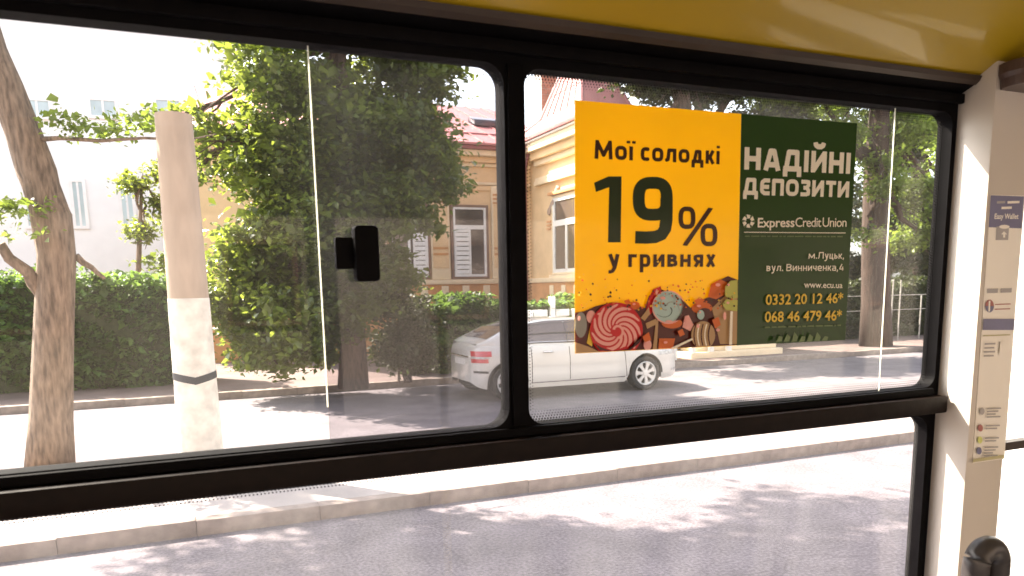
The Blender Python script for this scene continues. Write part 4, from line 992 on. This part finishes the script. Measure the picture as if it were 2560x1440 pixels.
# square-shouldered advertising letters, drawn stroke by stroke (unit = capital height)
def sup(w, h, a0, a1, hw, n=20, e=3.0):
    pts = []
    for k in range(n + 1):
        a = R_(a0 + (a1 - a0) * k / n); ca, sa = math.cos(a), math.sin(a)
        pts.append((w / 2 + (w / 2 - hw) * math.copysign(abs(ca) ** (2 / e), ca), h / 2 + (h / 2 - hw) * math.copysign(abs(sa) ** (2 / e), sa)))
    return pts
def glyph(ch, t, xh):
    hw = t / 2; low = ch.islower(); h = xh if low else 1.0; tp = h - hw; c = ch.upper(); k = .72 if low else 1.0
    if c == 'М': w = .98; return w, [[(hw, 0), (hw + .05, h)], [(hw + .05, tp), (w / 2, .22 * h), (w - hw - .05, tp)], [(w - hw - .05, h), (w - hw, 0)]]
    if c == 'О': w = .84 * k + .05; return w, [sup(w, h, 0, 360, hw, 36)]
    if c == 'Ї': return t, [[(hw, 0), (hw, h)], [(hw - .15, h + .14), (hw - .15, h + .29)], [(hw + .15, h + .14), (hw + .15, h + .29)]]
    if c == 'І': return t, [[(hw, 0), (hw, h)]] + ([[(hw, h + .14), (hw, h + .29)]] if low else [])
    if c == 'С': w = .72 * k; q = sup(w + .1, h, 62, 298, hw); return w, [q]
    if c == 'Л': w = .80 * k + .05; return w, [[(0, hw), (.07, hw + .01), (.14, .2 * h), (.2, tp), (w - hw, tp)], [(w - hw, h), (w - hw, 0)]]
    if c == 'Д': w = .90 * k + .06; return w, [[(.16, hw), (.22, .5 * h), (.28, tp), (w - .12 - hw, tp), (w - .12 - hw, hw)], [(0, hw), (w, hw)], [(hw * .9, hw), (hw * .9, -.24)], [(w - hw * .9, hw), (w - hw * .9, -.24)]]
    if c == 'К': w = .74 * k; return w, [[(hw, 0), (hw, h)], [(hw, .5 * h), (.26, .5 * h), (w - hw + .03, h)], [(.26, .5 * h), (w - hw + .05, 0)]]
    if c == 'У': w = .80 * k + .03; return w, [[(hw, h), (w / 2 + .03, .06 * h)], [(w - hw, h), (w / 2 + .05, 0), (w / 2 - .06, -.22), (w / 2 - .16, -.27), (.02, -.27)]]
    if c == 'Г': w = .60 * k + .03; return w, [[(hw, 0), (hw, h)], [(hw, tp), (w, tp)]]
    if c == 'Р': w = .80 * k; q = sup(w, h, 110, -110, hw); return w, [[(hw, -.32), (hw, h)], [(hw, tp)] + q + [(hw, hw)]]
    if c == 'И' or c == 'Й':
        w = .80 * k + .05; s_ = [[(hw, 0), (hw, h)], [(w - hw, 0), (w - hw, h)], [(hw + .02, .1 * h), (w - hw - .02, .9 * h)]]
        if c == 'Й': s_.append([(w / 2 - .23, 1.40), (w / 2 - .19, 1.26), (w / 2 - .08, 1.20), (w / 2 + .08, 1.20), (w / 2 + .19, 1.26), (w / 2 + .23, 1.40)])
        return w, s_
    if c == 'В': w = .78 * k; return w, [[(hw, 0), (hw, h)], [(hw, tp), (w * .6, tp), (w - hw * 1.4, .80 * h), (w - hw * 1.4, .68 * h), (w * .6, .53 * h), (hw, .53 * h)], [(w * .6, .53 * h), (w - hw, .40 * h), (w - hw, .22 * h), (w * .62, hw), (hw, hw)]]
    if c == 'Н': w = .80 * k + .03; return w, [[(hw, 0), (hw, h)], [(w - hw, 0), (w - hw, h)], [(hw, h / 2), (w - hw, h / 2)]]
    if c == 'Я': w = .78 * k; return w, [[(w - hw, 0), (w - hw, h)], [(w - hw, tp), (w * .4, tp), (hw, .82 * h), (hw, .62 * h), (w * .4, .42 * h), (w - hw, .42 * h)], [(w * .5, .42 * h), (hw, 0)]]
    if c == 'Х': w = .80 * k; return w, [[(hw, h), (w - hw, 0)], [(w - hw, h), (hw, 0)]]
    if ch == 'а': w = .62; return w, [[(.04, tp), (w * .6, tp), (w - hw, .8 * h), (w - hw, 0)], [(w - hw, .56 * h), (w * .35, .56 * h), (hw, .42 * h), (hw, .2 * h), (w * .35, hw), (w - hw, hw)]]
    if ch == 'е': w = .66; return w, [[(hw, .48 * h), (w - hw, .48 * h), (w - hw, .78 * h), (w * .6, tp), (w * .4, tp), (hw, .78 * h), (hw, .22 * h), (w * .4, hw), (w - .04, hw)]]
    if c == 'А': w = .90; return w, [[(hw, 0), (w * .40, tp), (w * .60, tp), (w - hw, 0)], [(w * .25, .27), (w * .75, .27)]]
    if c == 'Е': w = .66; return w, [[(w, tp), (w * .45, tp), (hw + .03, .9 - hw), (hw, .7), (hw, .3), (hw + .03, .1 + hw), (w * .45, hw), (w, hw)], [(hw, .5), (w * .92, .5)]]
    if c == 'П': w = .82; return w, [[(hw, 0), (hw, tp), (w - hw, tp), (w - hw, 0)]]
    if c == 'З': w = .68; return w, [[(.03, tp), (w * .6, tp), (w - hw, .86), (w - hw, .68), (w * .62, .52), (w * .28, .52)], [(w * .62, .52), (w - hw, .38), (w - hw, .17), (w * .6, hw), (0, hw)]]
    if c == 'Т': w = .74; return w, [[(0, tp), (w, tp)], [(w / 2, 0), (w / 2, tp)]]
    if ch in '.,': return .2, [[(.1, 0), (.1, .2)]] + ([[(.1, .05), (.04, -.16)]] if ch == ',' else [])
    if c == 'Ц': w = .84 * k; return w, [[(hw, h), (hw, hw), (w - .08, hw)], [(w - .1 - hw, h), (w - .1 - hw, hw)], [(w - .06, t), (w - .06, -.2)]]
    if c == 'Ь': w = .72 * k; return w, [[(hw, 0), (hw, h)], [(hw, .57 * h), (w * .6, .57 * h), (w - hw, .44 * h), (w - hw, .22 * h), (w * .6, hw), (hw, hw)]]
    if c == 'Ч': w = .76 * k; return w, [[(hw, h), (hw, .52 * h), (.2, .42 * h), (w - hw, .42 * h)], [(w - hw, h), (w - hw, 0)]]
    if ch == '4': return .72, [[(.70, .26), (.04, .26)], [(.06, .26), (.42, 1)], [(.55, .62), (.55, 0)]]
    return .30, []
def stroketext(s, xl, yl, xr, yr, cap, m, t, xh=.74, gap=.17):
    segs = []; x = 0
    for ch in s:
        w_, st = glyph(ch, t, xh)
        for pl in st:
            for i in range(len(pl) - 1):
                a, c = pl[i], pl[i + 1]; segs.append(((a[0] + x, a[1]), (c[0] + x, c[1]), i > 0 or math.dist(pl[0], pl[-1]) < 1e-6, i < len(pl) - 2))
        x += w_ + (gap if st else 0)
    W_ = x - gap; hw = t / 2
    def fn(X, Y):
        D_ = np.full(X.shape, 9.0)
        for a, c, ja, jc in segs:
            L_ = math.dist(a, c)
            if L_ < 1e-6: continue
            ux, uy = (c[0] - a[0]) / L_, (c[1] - a[1]) / L_; px, py = X - a[0], Y - a[1]; al = px * ux + py * uy; pe = np.abs(px * uy - py * ux)
            D_ = np.minimum(D_, np.maximum(np.abs(al - L_ / 2) - L_ / 2, pe - hw))
            if ja: D_ = np.minimum(D_, np.hypot(px, py) - hw)
        return D_ + .004
    V, Fs = contour_mesh(fn, -.05, W_ + .05, -.4, 1.4, .022)
    return put(V, Fs, xl, yl, xr, yr, 0, W_, cap, 1.0, m, poster, None, 'lettering')
# sheet: yellow left part, green right part
def slab(name, p, m, y0, y1, par):
    vs = [at(x, y, y0) for x, y in p]; mb = MB(); mb.add([(v.x, y0, v.z) for v in vs] + [(v.x, y1, v.z) for v in vs], [(0, 1, 2, 3), (7, 6, 5, 4), (0, 4, 5, 1), (1, 5, 6, 2), (2, 6, 7, 3), (3, 7, 4, 0)])
    return mb.build(name, m, par)
slab('yellow_half', [(1437, 250), (1853, 284.6), (1842, 863.6), (1437, 884)], I_yel, PY - .0004, PY, poster)
slab('green_half', [(1853.3, 284.6), (2143, 308.5), (2113, 850), (1842.3, 863.6)], I_grn, PY - .0004, PY, poster)
stroketext('Мої солодкі', 1486, 397, 1799, 411, 46, I_brn, .21, .76, .12)
ring_ = lambda x0, x1, y0, y1, e=2.9, n=40: [((x0 + x1) / 2 + (x1 - x0) / 2 * math.copysign(abs(math.cos(a)) ** (2 / e), math.cos(a)), (y0 + y1) / 2 + (y1 - y0) / 2 * math.copysign(abs(math.sin(a)) ** (2 / e), math.sin(a))) for a in [2 * math.pi * k / n for k in range(n)]]
poly('numeral', [(1485, 457), (1521, 441), (1554, 441), (1552, 606), (1520, 606), (1523, 468), (1490, 480)], I_dgr)
stroke('numeral', ring_(1597, 1667, 457, 537), 30, I_dgr, True)
stroke('numeral', [(1666.5, 495), (1666.5, 525), (1666, 550), (1663, 572), (1654, 586), (1638, 592.5), (1615, 594), (1588, 593)], 31, I_dgr)
stroke('percent_sign', ring_(1702, 1733, 522, 567), 11.5, I_brn, True); stroke('percent_sign', ring_(1757, 1788, 565, 610), 11.5, I_brn, True)
poly('percent_sign', [(1771, 519), (1783, 521), (1718, 615), (1706, 613)], I_brn)
stroketext('у гривнях', 1520, 668, 1789, 667, 42, I_brn, .20, .76, .15)
stroketext('НАДІЙНІ', 1860, 424, 2125, 435, 55, I_wht, .25, gap=.13)
stroketext('ДЕПОЗИТИ', 1858, 487, 2122, 494, 42, I_wht, .25, gap=.13)
text('Express', 1894, 568, 1986, 567, 23, I_wht, .018, .98); text('Credit', 1988, 567, 2053, 567, 23, I_wht, .004, .9); text('Union', 2056, 567, 2116, 567, 23, I_wht, .004, .9)
# five armed star logo
lg = []
for k in range(6):
    a = k * math.pi / 3 + .5; cx, cy = 1871, 553
    p = lambda r, b: (cx + r * math.cos(a + b), cy + r * 1.1 * math.sin(a + b))
    lg.append([p(6, -.35), p(16, -.28), p(15, .38), p(8, .55)])
polys('logo', lg, I_wht)
polys('logo', [[(1871 + 19 * math.cos(k * math.pi / 3 + .1), 553 + 20 * math.sin(k * math.pi / 3 + .1)), (1871 + 13 * math.cos(k * math.pi / 3 - .25), 553 + 14 * math.sin(k * math.pi / 3 - .25)), (1871 + 12 * math.cos(k * math.pi / 3 + .1), 553 + 13 * math.sin(k * math.pi / 3 + .1))] for k in range(6)], I_mid)
poly('rule', [(1860, 579.5), (2114, 581.5), (2114, 583.5), (1860, 581.5)], I_wht)
random.seed(11)
def greek(x0, x1, y0, y1, h, m, par=None, clip=True, dens=.8):
    """line of print too small to read"""
    l = []; x = x0
    while x < x1 - 3:
        w_ = min(random.uniform(5, 22), x1 - x); t = (x - x0) / (x1 - x0); y = y0 + (y1 - y0) * t
        l.append([(x, y - h), (x + w_, y - h + (y1 - y0) * w_ / (x1 - x0)), (x + w_, y + (y1 - y0) * w_ / (x1 - x0)), (x, y)]); x += w_ + random.uniform(2, 4)
    return polys('small_print', l, m, par, clip)
greek(1862, 2110, 592, 593, 3, I_mid)
stroketext('м.Луцьк,', 2021, 647, 2110, 647, 17, I_wht, .16, .76, .14); stroketext('вул. Винниченка,4', 1916, 678, 2109, 677, 17.5, I_wht, .15, .76, .14)
text('www.ecu.ua', 2010, 719, 2106, 720, 15, I_wht, .012)
text('0332 20 12 46*', 1914, 762, 2107, 757, 25, I_gld, .016); text('068 46 479 46*', 1912, 805, 2104, 800, 25, I_gld, .016)
greek(1912, 2102, 820, 815, 3.5, I_mid)
# printed sweets along the bottom of the yellow half
poly('candy_heap', [(1437, 782), (1460, 778), (1490, 765), (1530, 756), (1590, 762), (1612, 770), (1622, 740), (1650, 722), (1700, 742), (1726, 770), (1745, 752), (1775, 742), (1800, 700), (1820, 690), (1845, 700), (1842, 863), (1437, 884)], I_dk)
poly('candy', [(1622, 745), (1632, 724), (1652, 715), (1654, 736), (1632, 780), (1610, 800)], I_red)
poly('candy', [(1770, 742), (1778, 710), (1800, 698), (1818, 706), (1815, 735), (1790, 748)], I_org)
poly('candy', circ(1755, 770, 26, 15), I_org); poly('candy', circ(1762, 778, 14, 8), I_dk)
poly('candy', [(1780, 770), (1812, 740), (1843, 735), (1842, 860), (1800, 860)], I_tan)
poly('candy', circ(1452, 812, 15, 32), I_grey); poly('candy', circ(1478, 792, 12, 16), I_pnk); poly('candy', [(1467, 858), (1476, 812), (1488, 810), (1488, 830), (1480, 866)], I_gld)
poly('candy', [(1437, 855), (1470, 866), (1500, 884), (1437, 884)], I_tan)
poly('candy', circ(1588, 764, 12, 10), I_org)
poly('candy', [(1602, 795), (1622, 768), (1625, 785), (1612, 802)], I_tan); poly('candy', [(1614, 808), (1640, 797), (1642, 810), (1618, 822)], I_tan)
poly('lollipop_stick', [(1640, 800), (1646, 800), (1642, 876), (1632, 876)], I_tan)
poly('candy', circ(1680, 808, 26, 13), I_org); poly('candy', [(1648, 846), (1688, 846), (1682, 873), (1646, 873)], I_org); poly('candy', [(1712, 790), (1722, 788), (1734, 812), (1726, 828), (1706, 818)], I_pnk)
poly('candy', circ(1752, 787, 9, 12), I_blu); poly('candy', circ(1619, 862, 10, 14), I_pnk)
# red swirl lollipop
poly('lollipop', circ(1541, 826, 66, 70, 40), I_red)
cx, cy = 1541, 826; sw = []
for k in range(11):
    a0 = k * 2 * math.pi / 11
    pa = []; pb_ = []
    for t in np.linspace(0, 1, 12):
        r = 12 + 50 * t; a = a0 + 1.9 * t; wd = (.14 + .05 * math.sin(math.pi * t)) * (1 if t < .95 else .3) * (0.35 if t == 0 else 1)
        pa.append((cx + r * math.cos(a - wd), cy + r * 1.06 * math.sin(a - wd))); pb_.append((cx + r * math.cos(a + wd), cy + r * 1.06 * math.sin(a + wd)))
    for i in range(11): sw.append([pa[i], pa[i + 1], pb_[i + 1], pb_[i]])
polys('lollipop_stripes', [q for q in sw if max(p_[1] for p_ in q) < BL(q[0][0]) - 2], I_pnk)
poly('lollipop_centre', circ(cx, cy, 15, 16), I_red)
stroke('lollipop_stripes', [(cx - 10 + 0 * t, cy + 6) if t == 0 else (cx + (6 + 14 * t) * math.cos(3.4 + 4.2 * t), cy + (6 + 14 * t) * math.sin(3.4 + 4.2 * t)) for t in np.linspace(0.02, 1, 16)], 6, I_pnk)
# pale blue swirl
poly('iced_swirl_rim', circ(1671, 768, 41, 42), I_pnk); poly('iced_swirl', circ(1670, 767, 37, 39), I_blu)
for k in range(3):
    stroke('swirl_line', [(1670 + (6 + 26 * t) * math.cos(k * 2.1 + 2.6 * t), 769 + (6 + 26 * t) * math.sin(k * 2.1 + 2.6 * t)) for t in np.linspace(0, 1, 12)], [2.6 * (1 - t * .7) for t in np.linspace(0, 1, 12)], I_dgr if k == 0 else I_grey)
# wrapped sweet and lime lollipop
poly('wrapped_candy', circ(1758, 838, 30, 35), I_tan)
for k in range(5):
    stroke('wrapper_fold', [(1740 + 9 * k - 5 * math.sin(t * 3), 810 + 54 * t) for t in np.linspace(0, 1, 8)], 3, I_wht if k % 2 else I_dk)
poly('lollipop_stick', [(1677, 870), (1730, 845), (1733, 849), (1690, 872)], I_wht)
poly('lime_candy', [(1844, 700), (1826, 702), (1813, 716), (1812, 738), (1822, 748), (1844, 745)], I_lim); poly('lime_candy', [(1844, 750), (1815, 748), (1806, 760), (1815, 775), (1843, 778)], I_lim)
poly('lollipop_stick', [(1826, 778), (1832, 778), (1830, 862), (1823, 862)], I_wht)
shine = [circ(x, y, rx, ry, 10, a) for x, y, rx, ry, a in ((1448, 796, 4, 6, 0), (1475, 786, 3, 4, 0), (1585, 760, 4, 2.5, 0), (1642, 730, 3, 7, 0), (1672, 803, 9, 2.5, 0), (1664, 856, 5, 3, 0), (1716, 800, 3, 5, 0), (1795, 712, 6, 4, 0), (1748, 765, 6, 3, 0),
    (1750, 781, 2.5, 3, 0), (1616, 856, 3, 4, 0), (1745, 815, 4, 5, 0), (1500, 785, 7, 3, 0), (1657, 745, 7, 4, 0), (1821, 712, 4, 3, 0), (1820, 757, 4, 3, 0), (1812, 790, 4, 10, 0), (1795, 825, 5, 4, 0))]
stuff(polys('candy_shine', shine, I_pnk))
poly('candy_shade', [(1485, 856), (1500, 876), (1530, 884), (1575, 879), (1598, 858), (1606, 836), (1600, 856), (1570, 873), (1530, 878), (1502, 868)], I_dk)
poly('candy_shade', [(1700, 745), (1709, 762), (1704, 785), (1688, 802), (1700, 800), (1713, 783), (1715, 760)], I_dk)
for _q in ([(1606, 842), (1622, 830), (1628, 850), (1612, 856)], [(1694, 828), (1706, 822), (1712, 836), (1700, 842)], [(1780, 800), (1796, 792), (1802, 812), (1788, 822)], [(1560, 752), (1572, 748), (1578, 758), (1566, 762)], [(1735, 752), (1750, 742), (1762, 752), (1744, 762)]):
    poly('candy', _q, I_org)
dots1 = []; dots2 = []
for k in range(120):
    x = random.uniform(1442, 1838); y = random.triangular(690, 775, 765)
    (dots1 if k % 2 else dots2).append(circ(x, y, random.uniform(1.2, 3.2), None, 6))
for _d, _m in ((dots1, I_org), (dots2, I_brn)): stuff(polys('sprinkles', _d, _m))
dots3 = [circ(random.uniform(1442, 1838), random.triangular(640, 775, 740), random.uniform(1, 3), None, 7) for k in range(60)]
stuff(polys('sprinkles', dots3, I_gld))
polys('leaf_pattern', [[(x, 855), (x + 8, 840 - (k % 3) * 5), (x + 17, 842), (x + 14, 853)] for k, x in enumerate(range(1940, 2060, 19))], I_mid)

# ================================================================== STICKER ON THE PILLAR
SY = 1.0065
st_ = thing('pillar_sticker', 'narrow white notice with navy panels stuck on the beige pillar', 'sticker', at(2490, 820, SY))
s_w = mat('sticker_white', (.80, .76, .68), .4, .03, 5); s_n = mat('sticker_navy', (.15, .15, .25), .4, .1, 9); s_g = mat('sticker_grey', (.36, .34, .33), .5, .05, 9)  # navy lightened to carry the wash of lens flare
s_r = mat('sticker_red', (.36, .13, .11), .5, .05, 9); s_l = mat('sticker_lime', (.55, .58, .18), .5, .05, 9); s_t = mat('sticker_trim', (.45, .41, .22), .5, .05, 9)
SXL = lambda y: 2477 - (y - 487) * 45 / 671; SXR = lambda y: 2560 - (y - 487) * 50 / 671
SYc = [SY]
def sl():
    SYc[0] -= .00012; return SYc[0]
def spoly(name, pts, m):
    y = sl(); P_ = [tuple(at(px, py, y)) for px, py in pts]; me = bpy.data.meshes.new(name); me.from_pydata(P_, [], [tuple(range(len(P_)))]); me.materials.append(m); return link(name, me, st_)
def srow(y0, y1, a, c, m, name, tilt=-3):
    f = lambda y, t: SXL(y) + (SXR(y) - SXL(y)) * t
    return spoly(name, [(f(y0, a), y0), (f(y0, c), y0 + tilt * (c - a)), (f(y1, c), y1 + tilt * (c - a)), (f(y1, a), y1)], m)
vs = [at(2477, 487, SY), at(2560, 489, SY), at(2511, 1147, SY), at(2432, 1158, SY)]
mb = MB(); mb.add([(v.x, SY, v.z) for v in vs] + [(v.x, SY + .0012, v.z) for v in vs], [(0, 1, 2, 3), (7, 6, 5, 4), (0, 4, 5, 1), (1, 5, 6, 2), (2, 6, 7, 3), (3, 7, 4, 0)]); mb.build('sheet', s_w, st_)
srow(488, 568, 0.0, 1.0, s_n, 'navy_panel', 3)
text('Easy Wallet', 2486, 547, 2546, 547, 13, s_w, .02, 1, st_, sl())
for y0, a, c in ((507, .2, .45), (507, .52, .88), (521, .35, .66)): srow(y0 - 4, y0 + 2, a, c, s_g if a < .3 else s_w, 'small_print')
srow(566, 600, .24, .62, s_g, 'badge', 0); spoly('badge_arrow', [(2510, 578), (2518, 586), (2513, 586), (2513, 594), (2508, 594), (2508, 586), (2503, 586)], s_w)
spoly('badge_top', circ(2511, 567, 13, 5, 20), s_w)
srow(722, 733, .08, .42, s_g, 'store_button'); srow(721, 732, .5, .84, s_g, 'store_button')
spoly('emblem', circ(2474, 765, 11, 16, 24), s_r); spoly('emblem_half', circ(2474, 765, 11, 16, 24)[0:13], s_n); spoly('emblem_cross', [(2472, 752), (2476, 752), (2475, 779), (2471, 779)], s_w)
for y in (760, 772): srow(y, y + 2.5, .36, .84, s_r, 'small_print')
srow(797, 825, .03, 1.0, s_n, 'navy_bar', 0); srow(838, 841, .05, .9, s_t, 'small_print')
for k, y in enumerate((858, 868, 878, 888)): srow(y, y + 4, .12, .46 - .03 * (k % 2), s_g, 'small_print')
srow(855, 886, .6, .82, s_w, 'pale_square'); 
for (x, y, m) in ((2455, 1028, s_g), (2451, 1070, s_r), (2450, 1100, s_l), (2448, 1127, s_n)): spoly('coloured_dot', circ(x, y, 6.5, 9, 20), m)
for y, n_ in ((1020, 4), (1063, 2), (1094, 2), (1117, 4)):
    for k in range(n_): srow(y + k * 7, y + k * 7 + 3.5, .34, .78 - .08 * (k % 3), s_g, 'small_print')
srow(1148, 1156, .0, 1.0, s_t, 'bottom_edge', -11)
